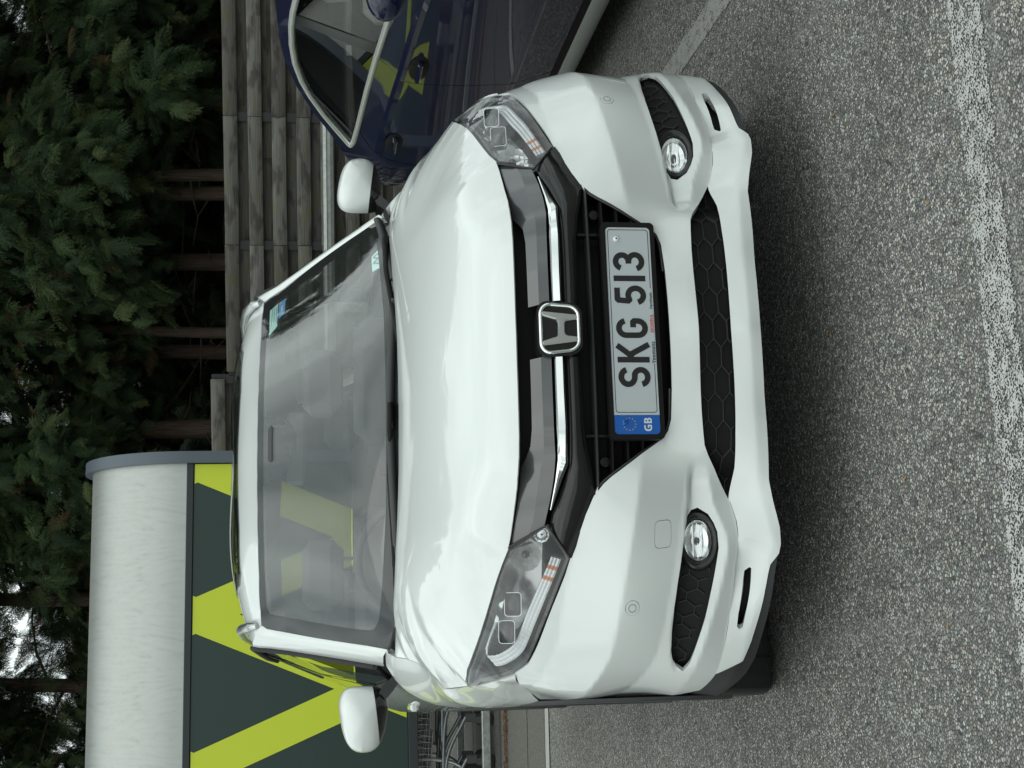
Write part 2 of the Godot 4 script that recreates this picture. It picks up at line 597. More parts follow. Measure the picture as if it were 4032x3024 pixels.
func make_sky() -> Sky:
	var w := 1024
	var h := 512
	var n1 := noise(11, 1.6, 5)
	var n2 := noise(23, 4.2, 5)
	var img := Image.create(w, h, false, Image.FORMAT_RGBF)
	for y in h:
		var el := PI * (0.5 - (y + 0.5) / h)
		for x in w:
			var az := TAU * (x + 0.5) / w
			var d := Vector3(cos(el) * cos(az), sin(el), cos(el) * sin(az))
			# cloud sheet seen from below: stretch the pattern towards the horizon
			var p := d / (absf(d.y) + 0.35)
			var a := n1.get_noise_3d(p.x * 1.5, p.z * 1.5, 3.1) * 0.5 + 0.5
			var b := n2.get_noise_3d(p.x * 1.7, p.z * 1.2, 7.7) * 0.5 + 0.5
			var t := clampf(a * 0.62 + b * 0.38, 0, 1)
			var up := clampf(d.y, 0, 1)
			# overcast: about twice as bright overhead as at the horizon
			var base := Color(0.80, 0.89, 0.872) * lerpf(1.0, 1.28, up)
			var thick := base * Color(0.60, 0.615, 0.64)
			var c := thick.lerp(base, sm((t - 0.34) / 0.20))
			c = c.lerp(base * 1.32, sm((t - 0.54) / 0.13) * 0.85)
			c.a = 1.0
			img.set_pixel(x, y, c)
	var m := PanoramaSkyMaterial.new()
	m.panorama = tex(img)
	m.filter = true
	var s := Sky.new()
	s.sky_material = m
	return s

func _ready():
	rng.seed = 7
	# ---- camera (turned on its side: the picture's left is the world's up)
	var cam := Camera3D.new()
	cam.name = "camera"
	var fwd := Vector3(0.22639098, -0.13411083, -0.96475977).normalized()
	var up := Vector3(0.03123138, 0.99096616, -0.130425).normalized()
	var right := fwd.cross(up).normalized()
	up = right.cross(fwd)
	cam.transform = Transform3D(Basis(-up, right, -fwd), Vector3(-0.9011, 1.2951, 3.2574))
	cam.fov = 30.245
	cam.near = 0.05
	cam.far = 400.0
	add_child(cam)
	# ---- sky, sun, exposure
	var we := WorldEnvironment.new()
	we.name = "world_environment"
	var env := Environment.new()
	env.background_mode = Environment.BG_SKY
	env.sky = make_sky()
	env.background_energy_multiplier = 1.0
	env.ambient_light_source = Environment.AMBIENT_SOURCE_SKY
	env.tonemap_mode = Environment.TONE_MAPPER_LINEAR
	env.tonemap_exposure = 1.14
	env.sdfgi_enabled = true
	env.ssao_enabled = true
	env.ssil_enabled = true
	we.environment = env
	add_child(we)
	var sun := DirectionalLight3D.new()
	sun.name = "sun"
	sun.light_energy = 0.2
	sun.light_color = Color(1.0, 0.985, 0.95)
	sun.light_angular_distance = 85.0
	sun.shadow_enabled = true
	add_child(sun)
	sun.look_at_from_position(Vector3(-3, 9, 3.5), Vector3.ZERO)
	make_materials()
	build_ground()
	build_car()
	build_blue_car()
	build_shelter()
	build_trolleys()
	build_fence()
	build_house()
	build_trees()

# ---------------------------------------------------------------- the white car
const YB := [[0.30, 0.522], [0.409, 0.537], [0.453, 0.542], [0.543, 0.554], [0.631, 0.567], [0.708, 0.578], [0.853, 0.589], [0.978, 0.611], [1.104, 0.627], [1.4, 0.65]]
const YC := [[0.2, 0.40], [0.28, 0.409], [0.42, 0.412], [0.46, 0.413], [0.51, 0.417], [0.61, 0.428], [0.70, 0.438], [0.765, 0.442], [0.845, 0.437], [0.93, 0.42], [1.0, 0.40], [1.4, 0.38]]
const YD := [[0.16, 0.384], [0.26, 0.382], [0.325, 0.373], [0.47, 0.346], [0.54, 0.319], [0.575, 0.316], [0.635, 0.325], [0.73, 0.34], [0.87, 0.362], [0.98, 0.377], [1.4, 0.38]]
const YE := [[0.3, 0.33], [0.46, 0.306], [0.51, 0.292], [0.545, 0.288], [0.57, 0.29], [0.62, 0.295], [0.74, 0.296], [0.85, 0.298], [0.94, 0.304], [1.4, 0.31]]
const NOSE := [[.537, .688, -.159], [.387, .635, -.059], [.258, .468, -.022], [0, .44, .015], [.286, .377, -.007], [0, .377, .03], [.661, .549, -.132], [.811, .397, -.285], [.494, .287, -.083], [.706, .270, -.197], [.5, .19, -.062], [.405, .308, -.088], [.817, .3, -.305], [.801, .785, -.415], [.457, .749, -.126], [.82, .903, -.66], [0, .22, .02], [0, .635, .0], [.87, .6, -.65], [.858, .45, -.5], [.874, .7, -.85], [.872, .4, -.85], [.845, .74, -.6], [.832, .612, -.335], [.826, .715, -.40]]
const HOOD_EDGE := [[0, .820, -.062], [.12, .820, -.064], [.19, .820, -.066], [.25, .820, -.070], [.30, .821, -.078], [.339, .823, -.092], [.371, .823, -.115], [.404, .825, -.143], [.438, .828, -.164], [.473, .832, -.183], [.508, .838, -.200]]
const LAMP_TOP := [[.508, .838, -.200], [.542, .849, -.246], [.58, .86, -.287], [.619, .869, -.331], [.659, .878, -.377], [.698, .887, -.43], [.738, .897, -.495], [.778, .907, -.572], [.808, .907, -.635], [.822, .898, -.673]]
const LAMP_LOW := [[.822, .898, -.673], [.820, .868, -.57], [.813, .834, -.466], [.802, .800, -.419], [.779, .774, -.367], [.745, .761, -.32], [.710, .750, -.281], [.676, .739, -.246], [.641, .727, -.22], [.606, .714, -.199], [.571, .701, -.179], [.538, .690, -.157]]
const SHUT := [[.824, .941, -.87], [.786, .974, -.91], [.750, 1.005, -.955], [.7306, 1.039, -1.02], [.721, 1.070, -1.10]]
const HOOD_REAR := [[.673, 1.089, -1.06], [.62, 1.083, -1.005], [.53, 1.076, -.95], [.43, 1.070, -.905], [.35, 1.068, -.87], [.2, 1.068, -.83], [0, 1.067, -.815]]
const FENDER_SEAM := [[.802, .80, -.419], [.822, .777, -.5], [.845, .735, -.6], [.872, .68, -.74]]
const CREASE := [[-1.2, .44], [-.81, .435], [-.665, .429], [-.53, .423], [-.43, .412], [-.33, .401], [-.257, .387], [-.19, .373], [-.14, .359], [-.097, .343], [-.05, .326]]
const AXLE_Y := 0.332
const AXLE_Z := -0.86
const WHEELBASE := 2.61

func nose_relief(a: float, y: float) -> float:
	var d := y - table(YB, a)
	var r := -0.27 * (sqrt(minf(d * d, 0.0144) + 0.000006) - 0.00245) * sm((a - 0.30) / 0.12) * (1.0 - 0.7 * sm((a - 0.95) / 0.3))
	var yc := table(YC, a)
	if y < yc:
		var yd := table(YD, a)
		var f := sm((a - 0.34) / 0.1)
		if y >= yd: r -= 0.024 * f * (1.0 - sm((a - 0.80) / 0.14)) * sm((yc - y) / 0.012) * clampf((y - yd) / (yc - yd) * 1.25, 0, 1)
		else: r -= 0.016 * f * clampf((yd - y) / maxf(yd - table(YE, a), 0.01), 0, 1)
	return r

const LIP_RIDGE := [[0.0, 0.258], [0.18, 0.258], [0.3, 0.254], [0.40, 0.247], [0.46, 0.236], [0.51, 0.221], [0.555, 0.208], [0.60, 0.222], [0.67, 0.236], [0.82, 0.247], [1.0, 0.25]]

func lip_relief(a: float, y: float) -> float:
	var d := y - table(LIP_RIDGE, a)
	return -0.34 * 0.5 * (sqrt(d * d + 0.000012) + d)

func hood_relief(a: float, z: float) -> float:
	# the middle of the bonnet stands a little higher than its shoulders, with a soft crease between
	var x := 0.70 * sin(a)
	x = tan(a) * 0.66
	var c := table(CREASE, z)
	return 0.007 * (1.0 - sm((x - c + 0.004) / 0.030)) * sm((-0.03 - z) / 0.16)

func abs_of(s: Surf, pts: Array) -> Array:
	var o := []
	for p in pts:
		var q := s.ab(v3(p))
		o.append([q.x, q.y])
	return o

func rev(a: Array) -> Array:
	var o := a.duplicate()
	o.reverse()
	return o

func ring_ab(ca: float, cb: float, ra: float, rb: float, n := 24, pw := 2.0) -> Array:
	var o := []
	for k in n:
		var t := TAU * k / n
		o.append([ca + signf(cos(t)) * pow(absf(cos(t)), 2.0 / pw) * ra, cb + signf(sin(t)) * pow(absf(sin(t)), 2.0 / pw) * rb])
	return o

# ridges of a stretched honeycomb on a surface, inside an outline
func honeycomb(mb: MB, s: Surf, poly: PackedVector2Array, off: float, px: float, py: float, flat: float, w := 0.0016, h := 0.005, skew := 0.0):
	var lo := poly[0]
	var hi := poly[0]
	for p in poly:
		lo = lo.min(p)
		hi = hi.max(p)
	var segs := []
	for i in range(floori((lo.x) / px) - 1, ceili(hi.x / px) + 2):
		for j in range(floori(lo.y / py) - 2, ceili(hi.y / py) + 2):
			var c := Vector2(i * px, (j + (0.5 if i % 2 != 0 else 0.0)) * py)
			var f := flat * 0.5
			var e := px - flat * 0.5
			segs.append([c + Vector2(-f, py * 0.5), c + Vector2(f, py * 0.5)])
			segs.append([c + Vector2(f, py * 0.5), c + Vector2(e, 0)])
			segs.append([c + Vector2(f, -py * 0.5), c + Vector2(e, 0)])
	for sg in segs:
		var n := 5
		for k in n:
			var p: Vector2 = sg[0].lerp(sg[1], float(k) / n)
			var q: Vector2 = sg[0].lerp(sg[1], float(k + 1) / n)
			p.y += skew * (p.x - lo.x)
			q.y += skew * (q.x - lo.x)
			if not (Geometry2D.is_point_in_polygon(p, poly) and Geometry2D.is_point_in_polygon(q, poly)): continue
			var A := s.pos(p.x, p.y, off)
			var B := s.pos(q.x, q.y, off)
			var N := s.nor(p.x, p.y)
			var S := (B - A).cross(N).normalized() * w
			var T := N * h
			mb.quad(A + S, A + S * 0.5 + T, B + S * 0.5 + T, B + S)
			mb.quad(A + S * 0.5 + T, A - S * 0.5 + T, B - S * 0.5 + T, B + S * 0.5 + T)
			mb.quad(A - S * 0.5 + T, A - S, B - S, B - S * 0.5 + T)

var nose: Surf
var hood: Surf
var lamp: Surf
var screen: Surf
var roofs: Surf

func build_car():
	var car := thing("white_car", "white crossover car parked nose-out, seen from the front, filling the picture", "car")
	nose = Surf.new(0, -0.9, NOSE, [0.0, 1.5, 0.1, 0.95], nose_relief, 1.5e-4)
	# ---- bumper skin
	var half := []
	half.append_array(GRILLE_LOW)
	half.append_array(PANEL_EDGE)
	half.append_array(HL_LOW)
	half.append_array(SEAM)
	half.append_array(ARCH)
	half.append_array(LIP_SEAM)
	half.append_array(LG_TOP)
	var holes := []
	for s in [1.0, -1.0]:
		holes.append(pv(FOG_HOLE, s))
		holes.append(pv(ring_ab(0.7107, 0.5487, 0.0195, 0.0175), s))
	holes.append(pv(ring_ab(0.5370, 0.4765, 0.034, 0.022, 28, 5.0), -1.0))
	var mb := MB.new()
	trimmed(mb, nose, mirrored(half), holes, 0.008)
	var bumper := part("front_bumper", mb.done(), M.white_paint, car)
	for s in [1.0, -1.0]:
		mb = MB.new()
		trimmed(mb, nose, pv(ring_ab(0.7107, 0.5487, 0.0185, 0.0166), s), [], 0.02, 0.0008, 0.006)
		var sn := part("parking_sensor", mb.done(), M.white_paint, bumper)
		mb = MB.new()
		var ro := ring_ab(0.7107, 0.5487, 0.0105, 0.0095)
		var ri := ring_ab(0.7107, 0.5487, 0.0094, 0.0085)
		for k in ro.size():
			var l := (k + 1) % ro.size()
			mb.quad(nose.pos(ro[k][0] * s, ro[k][1], .0013), nose.pos(ro[l][0] * s, ro[l][1], .0013), nose.pos(ri[l][0] * s, ri[l][1], .0013), nose.pos(ri[k][0] * s, ri[k][1], .0013))
		part("sensor_ring", mb.done(), M.plastic_gray, bumper)
	mb = MB.new()
	trimmed(mb, nose, pv(ring_ab(0.5370, 0.4765, 0.0328, 0.0209, 28, 5.0), -1.0), [], 0.02, 0.0, 0.006)
	part("towing_eye_cover", mb.done(), M.white_paint, bumper)
	# ---- lower lip with its slots
	var lip := Surf.new(0, -0.9, [[.494, .287, -.078], [.40, .309, -.086], [.30, .303, -.02], [0, .302, .018], [.706, .290, -.19], [.817, .304, -.303], [.576, .25, -.112], [.706, .262, -.182], [.80, .25, -.275], [.535, .196, -.060], [.5, .192, -.046], [.41, .21, -.030], [.36, .222, -.018], [.2, .23, .018], [0, .232, .03], [.45, .25, -.055], [.36, .262, -.03], [.2, .265, .022], [0, .266, .034], [.62, .222, -.105], [.73, .233, -.20], [.86, .30, -.42], [.86, .24, -.42]], [0.0, 1.4, 0.12, 0.36], lip_relief, 3e-5)
	half = []
	half.append_array(rev(LG_BOT))
	half.append_array(rev(LIP_SEAM))
	half.append_array(LIP_BOT)
	holes = [pv(SLOT, 1.0), pv(SLOT, -1.0)]
	mb = MB.new()
	trimmed(mb, lip, mirrored(half), holes, 0.008, 0.0, 0.02)
	var lipn := part("bumper_lip", mb.done(), M.white_paint, car)
	# black spoiler corners under the lip, and dark behind the slots
	for s in [1.0, -1.0]:
		var o := []
		o.append_array([[0.9413, 0.304]])
		o.append_array(LIP_BOT.slice(0, 5))
		o.append_array(BLACK_LIP.slice(1))
		o.append_array([[1.13, 0.27], [1.12, 0.33]])
		mb = MB.new()
		trimmed(mb, lip, pv(o, s), [], 0.025, -0.006, 0.04)
		part("spoiler_corner", mb.done(), M.cladding, car)
		mb = MB.new()
		trimmed(mb, lip, pv([[0.60, 0.235], [0.83, 0.245], [0.83, 0.295], [0.60, 0.285]], s), [], 0.05, -0.045, 0.0)
		part("slot_backing", mb.done(), M.plastic_black, lipn)
	# ---- lower grille: a dark well with honeycomb ridges
	var well := []
	well.append_array(rev(LG_BOT))
	well.append_array([[0.462, 0.3065]])
	well.append_array(LG_TOP)
	var wellp := mirrored(well)
	mb = MB.new()
	trimmed(mb, nose, mirrored([[0.0, 0.285], [0.5, 0.285], [0.5, 0.33], [0.36, 0.395], [0.0, 0.40]]), [], 0.03, -0.035, 0.0)
	var lg := part("lower_grille", mb.done(), M.plastic_black, car)
	mb = MB.new()
	honeycomb(mb, nose, Geometry2D.offset_polygon(wellp, 0.006)[0], -0.036, 0.0745, 0.036, 0.050, 0.0012, 0.008)
	part("honeycomb_mesh", mb.done(), M.plastic_gray, lg)
	# ---- fog lamps
	for s in [1.0, -1.0]:
		var hole := pv(FOG_HOLE, s)
		mb = MB.new()
		trimmed(mb, nose, Geometry2D.offset_polygon(hole, 0.012)[0], [pv(ring_ab(0.570, 0.381, 0.052, 0.036), s)], 0.02, -0.022, 0.0)
		var fog := part("fog_light", mb.done(), M.plastic_black, car)
		mb = MB.new()
		var inner := Geometry2D.offset_polygon(hole, -0.004)[0]
		var keep := Geometry2D.clip_polygons(inner, pv(ring_ab(0.567, 0.384, 0.078, 0.045), s))
		honeycomb(mb, nose, keep[0] if keep.size() == 1 or keep[0].size() > keep[-1].size() else keep[-1], -0.023, 0.034, 0.046, 0.020, 0.0012, 0.006, 0.06 * s)
		part("honeycomb_mesh", mb.done(), M.plastic_gray, fog)
		# bezel: a deep ring round the lamp
		var c := nose.pos(0.570 * s, 0.381, -0.016)
		var n := (nose.nor(0.570 * s, 0.381) + Vector3(0, 0, 1.2)).normalized()
		var bx := Vector3.UP.cross(n).normalized()
		var t := Transform3D(Basis(bx, n, bx.cross(n)), c)
		t.basis.z = -n.cross(bx).normalized() * -1.0
		var sq := Transform3D(Basis(bx * 1.0, n, n.cross(bx).normalized() * -0.68), c)
		mb = MB.new()
		mb.lathe([[0.050, -0.010], [0.052, 0.004], [0.058, 0.012], [0.066, 0.013], [0.072, 0.006], [0.074, -0.012]], sq, 40)
		part("bezel", mb.done(), M.gloss_black, fog)
		mb = MB.new()
		mb.lathe([[0.0, -0.022], [0.02, -0.020], [0.04, -0.012], [0.0495, 0.0]], sq, 24, false)
		for k in 3:
			var yy := (k - 1) * 0.016
			mb.box(Vector3(-0.045, -0.019, yy - 0.001), Vector3(0.045, -0.008, yy + 0.001), sq)
		part("reflector", mb.done(), M.lamp_chrome, fog)
		mb = MB.new()
		mb.lathe([[0.0, -0.006], [0.006, -0.007], [0.009, -0.012], [0.009, -0.02]], sq, 16)
		part("bulb_cap", mb.done(), M.plastic_gray, fog)
		mb = MB.new()
		mb.lathe([[0.0, 0.009], [0.02, 0.008], [0.035, 0.006], [0.0495, 0.001], [0.0500, -0.002]], sq, 36)
		part("lens", mb.done(), M.lamp_lens, fog)
	build_bonnet(car)
	build_headlights(car)
	build_grille(car)
	build_plate(car)
	build_cabin(car)
	build_body(car)
	build_wheels(car)

# the bonnet: a taut crowned sheet whose rim rolls down to the measured edge
class BonnetSkin:
	var e := []      # rim points x, y, z, drop, width of the roll
	func sheet(x: float, z: float) -> float:
		var q := maxf(z, -0.9)
		x = absf(x)
		var y := 0.83199 - 0.5053 * q - 0.2676 * q * q - (0.078 - 0.115 * smoothstep(-0.45, -0.98, z)) * x * x
		# pressed crease, turning the shoulder down beyond it
		var t := x - (0.326 - 0.30 * (z + 0.05) * (1.0 + 0.75 * (z + 0.05))) if z > -0.72 else x - (0.435)
		y -= 0.055 * 0.5 * (sqrt(t * t + 0.00008) + t) * smoothstep(-0.06, -0.22, z) * (1.0 - 0.8 * smoothstep(-0.6, -0.95, z))
		return y
	func _init(rim: Array):
		for p in rim: e.append([p[0], p[1], p[2], sheet(p[0], p[2]) - p[1], p[3]])
	func y(x: float, z: float) -> float:
		var ax := absf(x)
		var best := 1e9
		var side := 1.0
		var ws := 0.0
		var drop := 0.0
		var wide := 0.0
		var ds := PackedFloat32Array()
		var ts := PackedFloat32Array()
		for i in e.size() - 1:
			var bx: float = e[i + 1][0] - e[i][0]
			var bz: float = e[i + 1][2] - e[i][2]
			var t := clampf(((ax - e[i][0]) * bx + (z - e[i][2]) * bz) / (bx * bx + bz * bz), 0.0, 1.0)
			var dx: float = ax - e[i][0] - bx * t
			var dz: float = z - e[i][2] - bz * t
			var d := sqrt(dx * dx + dz * dz)
			ds.append(d)
			ts.append(t)
			if d < best:
				best = d
				side = 1.0 if bx * dz - bz * dx < 0.0 else -1.0
		for i in ds.size():
			if ds[i] > best + 0.06: continue
			var w := exp(-(ds[i] - best) / 0.010)
			ws += w
			drop += w * lerpf(e[i][3], e[i + 1][3], ts[i])
			wide += w * lerpf(e[i][4], e[i + 1][4], ts[i])
		var s := clampf(1.0 - side * best / (wide / ws), 0.0, 1.3)
		return sheet(x, z) - drop / ws * pow(s, 2.25)
	func pos(a: float, b: float, off := 0.0) -> Vector3:
		return Vector3(a, y(a, b) + off, b)
	func nor(a: float, b: float) -> Vector3:
		var h := 0.004
		return Vector3(y(a - h, b) - y(a + h, b), 2.0 * h, y(a, b - h) - y(a, b + h)).normalized()

func build_bonnet(car: Node3D):
	var rim := []
	for p in HOOD_EDGE: rim.append([p[0], p[1], p[2], 0.12])
	for i in range(1, LAMP_TOP.size()): rim.append([LAMP_TOP[i][0], LAMP_TOP[i][1], LAMP_TOP[i][2], lerpf(0.13, 0.36, sm(minf(i / 6.0, 1.0)))])
	for i in SHUT.size(): rim.append([SHUT[i][0], SHUT[i][1], SHUT[i][2], [0.34, 0.30, 0.26, 0.18, 0.12][i]])
	var skin := BonnetSkin.new(rim)
	var pts := []
	for p in HOOD_EDGE: pts.append(p)
	for p in LAMP_TOP.slice(1): pts.append(p)
	for p in SHUT: pts.append(p)
	for p in HOOD_REAR: pts.append(p)
	for p in FENDER_SEAM: pts.append(p)
	for p in [[-.15, .890], [-.26, .945], [-.43, 1.003], [-.665, 1.056]]: pts.append([0, p[1], p[0]])
	for p in [[.41, 1.012, -.532], [.39, .958, -.332], [.435, 1.062, -.808], [.365, .905, -.192], [.345, .858, -.11]]: pts.append(p)
	for p in [[.851, .93, -.9], [.8775, .83, -.85], [.876, .75, -.85], [.874, .68, -1.0], [.873, .56, -1.13], [.872, .60, -1.28], [.876, .8, -1.28], [.866, .93, -1.28], [.81, 1.04, -1.28], [.745, 1.088, -1.28], [.813, .834, -.466], [.82, .868, -.57], [.66, 1.068, -.93]]: pts.append(p)
	hood = Surf.new(1, 0.3, pts, [0.0, 1.40, -1.32, -0.03], hood_relief, 1e-3)
	var half := []
	for p in HOOD_EDGE + LAMP_TOP.slice(1) + SHUT + HOOD_REAR: half.append([p[0], p[2]])
	var mb := MB.new()
	trimmed(mb, skin, mirrored(half), [], 0.014, 0.0, 0.005)
	part("bonnet", mb.done(), M.white_paint, car)
	var o := []
	o.append_array(abs_of(hood, [[.8265, .898, -.678], [.823, .866, -.575], [.816, .832, -.470], [.805, .799, -.424]]))
	o.append_array(abs_of(hood, [[.825, .778, -.503], [.848, .736, -.603], [.874, .683, -.744], [.875, .705, -.86], [.874, .682, -1.0], [.873, .60, -1.12], [.872, .52, -1.19], [.872, .52, -1.255], [.876, .8, -1.275], [.866, .93, -1.275], [.81, 1.04, -1.275], [.742, 1.088, -1.275]]))
	o.append_array(abs_of(hood, [[.70, 1.094, -1.17], [.7245, 1.072, -1.104], [.7345, 1.041, -1.024], [.7535, 1.007, -.958], [.789, .976, -.913], [.8275, .943, -.873]]))
	for s in [1.0, -1.0]:
		mb = MB.new()
		trimmed(mb, hood, pv(o, s), [], 0.02, 0.0, 0.02)
		part("front_wing", mb.done(), M.white_paint, car)
	# dark engine bay behind the gaps
	mb = MB.new()
	mb.box(Vector3(-0.62, 0.24, -0.95), Vector3(0.62, 0.74, -0.24))
	mb.box(Vector3(-0.44, 0.70, -0.95), Vector3(0.44, 0.80, -0.20))
	mb.box(Vector3(-0.30, 0.40, -0.3), Vector3(0.30, 0.80, -0.13))
	part("engine_bay", mb.done(), M.plastic_black, car)

func build_headlights(car: Node3D):
	var pts := []
	for p in LAMP_TOP: pts.append(p)
	for p in LAMP_LOW.slice(1): pts.append(p)
	pts.append([.457, .749, -.126])
	pts.append([.62, .79, -.245])
	pts.append([.72, .82, -.34])
	lamp = Surf.new(0, -0.9, pts, [0.4, 1.35, 0.62, 0.98], null, 1e-5)
	var o := []
	o.append_array(abs_of(lamp, [[.459, .750, -.126]]))
	o.append_array(abs_of(lamp, LAMP_TOP.map(func(p): return [p[0], p[1] - 0.006, p[2]])))
	o.append_array(abs_of(lamp, LAMP_LOW.slice(1).map(func(p): return [p[0], p[1] + 0.005, p[2]])))
	for s in [1.0, -1.0]:
		var out := pv(o, s)
		var inn := Geometry2D.offset_polygon(out, -0.0045)[0]
		# dark carrier: rim behind the lens, side walls and back
		var mb := MB.new()
		var big := Geometry2D.offset_polygon(out, 0.004)[0]
		trimmed(mb, lamp, big, [inn], 0.03, -0.006, 0.0)
		var hl := part("headlight", mb.done(), M.gloss_black, car)
		mb = MB.new()
		trimmed(mb, lamp, out, [], 0.02, 0.0, 0.004)
		part("lens", mb.done(), M.lamp_lens, hl)
		mb = MB.new()
		for i in inn.size():
			var p := inn[i]
			var q := inn[(i + 1) % inn.size()]
			var A := lamp.pos(p.x, p.y, -0.007)
			var B := lamp.pos(q.x, q.y, -0.007)
			var N := lamp.nor(p.x, p.y)
			var N2 := lamp.nor(q.x, q.y)
			mb.quad(A, B, B - N2 * 0.105, A - N * 0.105)
		trimmed(mb, lamp, inn, [], 0.03, -0.112, 0.0)
		part("housing", mb.done(), M.lamp_bowl, hl)
		# stepped shelf above the projectors
		mb = MB.new()
		var rows := []
		for d in [[0.010, -0.012], [0.022, -0.03], [0.030, -0.06]]:
			var r := []
			for p in LAMP_TOP.slice(2):
				var q := lamp.ab(v3(p))
				r.append(lamp.pos(q.x * s, q.y - 0.012 - d[0], d[1]))
			rows.append(r)
		mb.loft(rows, true)
		part("shelf", mb.done(), M.lamp_chrome, hl)
		# main beam reflector near the grille
		var c := lamp.pos(lamp.ab(Vector3(.533, .790, -.2)).x * s, 0.792, -0.030)
		var n := (lamp.nor(0.66 * s, 0.79) * 0.5 + Vector3(0, 0.05, 1)).normalized()
		var bx := Vector3.UP.cross(n).normalized()
		var by := n.cross(bx).normalized()
		var t := Transform3D(Basis(bx, n, by), c)
		mb = MB.new()
		for k in 7:
			# stacked horizontal facets of the bowl
			var y0 := -0.041 + 0.082 * k / 7.0
			var y1 := -0.041 + 0.082 * (k + 1) / 7.0
			for i in 6:
				var x0 := -1.0 + i / 3.0
				var x1 := -1.0 + (i + 1) / 3.0
				var q := []
				for e in [[x0, y0], [x1, y0], [x1, y1], [x0, y1]]:
					var hw := sqrt(maxf(0.00172 - e[1] * e[1], 0.00002))
					var px: float = e[0] * hw
					var d2: float = px * px + e[1] * e[1]
					q.append(t * Vector3(px, -0.036 + d2 * 19.0 + (0.004 if (k + i) % 2 == 0 else 0.0), e[1]))
				mb.quad(q[0], q[1], q[2], q[3])
		part("reflector", mb.done(), M.lamp_silver, hl)
		mb = MB.new()
		mb.lathe([[0.0, 0.002], [0.007, 0.000], [0.0105, -0.006], [0.010, -0.016], [0.006, -0.04]], t, 18)
		part("bulb_cap", mb.done(), M.lamp_dark, hl)
		# second small reflector in the corner towards the grille
		var c2 := lamp.pos(lamp.ab(Vector3(.485, .757, -.16)).x * s, 0.757, -0.028)
		var t2 := Transform3D(Basis(bx, n, by), c2)
		mb = MB.new()
		mb.lathe([[0.003, -0.02], [0.012, -0.014], [0.019, 0.0]], t2, 10, false)
		part("reflector", mb.done(), M.lamp_chrome, hl)
		# two square projector units
		for q in [[.631, .813, -.325, .030], [.698, .827, -.352, .029]]:
			var pc := Vector3(q[0] * s, q[1], q[2])
			var pn := (lamp.nor(lamp.ab(Vector3(q[0] * s, q[1], -.3)).x, q[1]) * 0.35 + Vector3(0, 0, 1)).normalized()
			var ax := Vector3.UP.cross(pn).normalized()
			var tr := Transform3D(Basis(ax, pn.cross(ax), pn), pc)
			mb = MB.new()
			mb.ring_prism(rrect(q[3], q[3] * 0.72, 0.009), rrect(q[3] - 0.0013, q[3] * 0.72 - 0.0013, 0.008), -0.022, 0.001, tr)
			part("projector_frame", mb.done(), M.chrome, hl)
			mb = MB.new()
			mb.prism(rrect(q[3] - 0.0013, q[3] * 0.72 - 0.0013, 0.008), -0.024, -0.018, tr)
			part("projector_back", mb.done(), M.lamp_dark, hl)
			mb = MB.new()
			var dome := []
			for i in 7:
				var f := float(i) / 6
				dome.append([(q[3] - 0.004) * sin(f * PI / 2), -0.020 + 0.016 * cos(f * PI / 2)])
			mb.lathe(dome, Transform3D(Basis(ax, pn, pn.cross(ax) * -0.70), pc), 28)
			part("projector_lens", mb.done(), M.clear_glass, hl)
		# running light strip along the lower edge: short clear blocks, two of them amber
		var path := curve(LAMP_LOW.slice(2).map(func(p): return v3(p)), 4)
		path.reverse()
		for i in range(2, path.size() - 2):
			var q := lamp.ab(path[i])
			var q2 := lamp.ab(path[i + 1])
			var A := lamp.pos(q.x * s, q.y + 0.013, -0.026)
			var B := lamp.pos(q2.x * s, q2.y + 0.013, -0.026)
			var C := lamp.pos(q2.x * s, q2.y + 0.036, -0.032)
			var D := lamp.pos(q.x * s, q.y + 0.036, -0.032)
			var N := lamp.nor(q.x * s, q.y)
			mb = MB.new()
			var e := 0.015
			var A2 := A.lerp(B, e)
			var B2 := B.lerp(A, e)
			var C2 := C.lerp(D, e)
			var D2 := D.lerp(C, e)
			var mid := (A2 + B2 + C2 + D2) * 0.25 + N * 0.010
			mb.quad(A2, D2, D2 - N * 0.008, A2 - N * 0.008)
			mb.quad(B2, C2, C2 - N * 0.008, B2 - N * 0.008)
			for k in 3:
				var f0 := k / 3.0
				var f1 := (k + 1) / 3.0
				var p0 := A2.lerp(D2, f0)
				var p1 := B2.lerp(C2, f0)
				var p2 := B2.lerp(C2, f1)
				var p3 := A2.lerp(D2, f1)
				var m0 := (p0 + p3) * 0.5 + N * 0.0022
				var m1 := (p1 + p2) * 0.5 + N * 0.0022
				mb.quad(p0, p1, m1, m0)
				mb.quad(m0, m1, p2, p3)
			var amber := i in [4, 7]
			part("indicator" if amber else "light_block", mb.done(), M.amber if amber else M.lamp_clear, hl)

func both(rows: Array) -> Array:
	# rows given for x > 0 from the middle out, completed with their mirror image
	var o := []
	for r in rows:
		var q := []
		for i in range(r.size() - 1, -1, -1): q.append(Vector3(-r[i][0], r[i][1], r[i][2]))
		for p in r: q.append(v3(p))
		o.append(q)
	return o

func side_rows(rows: Array, s: float) -> Array:
	var o := []
	for r in rows:
		var q := []
		for p in r: q.append(Vector3(p[0] * s, p[1], p[2]))
		o.append(q)
	return o

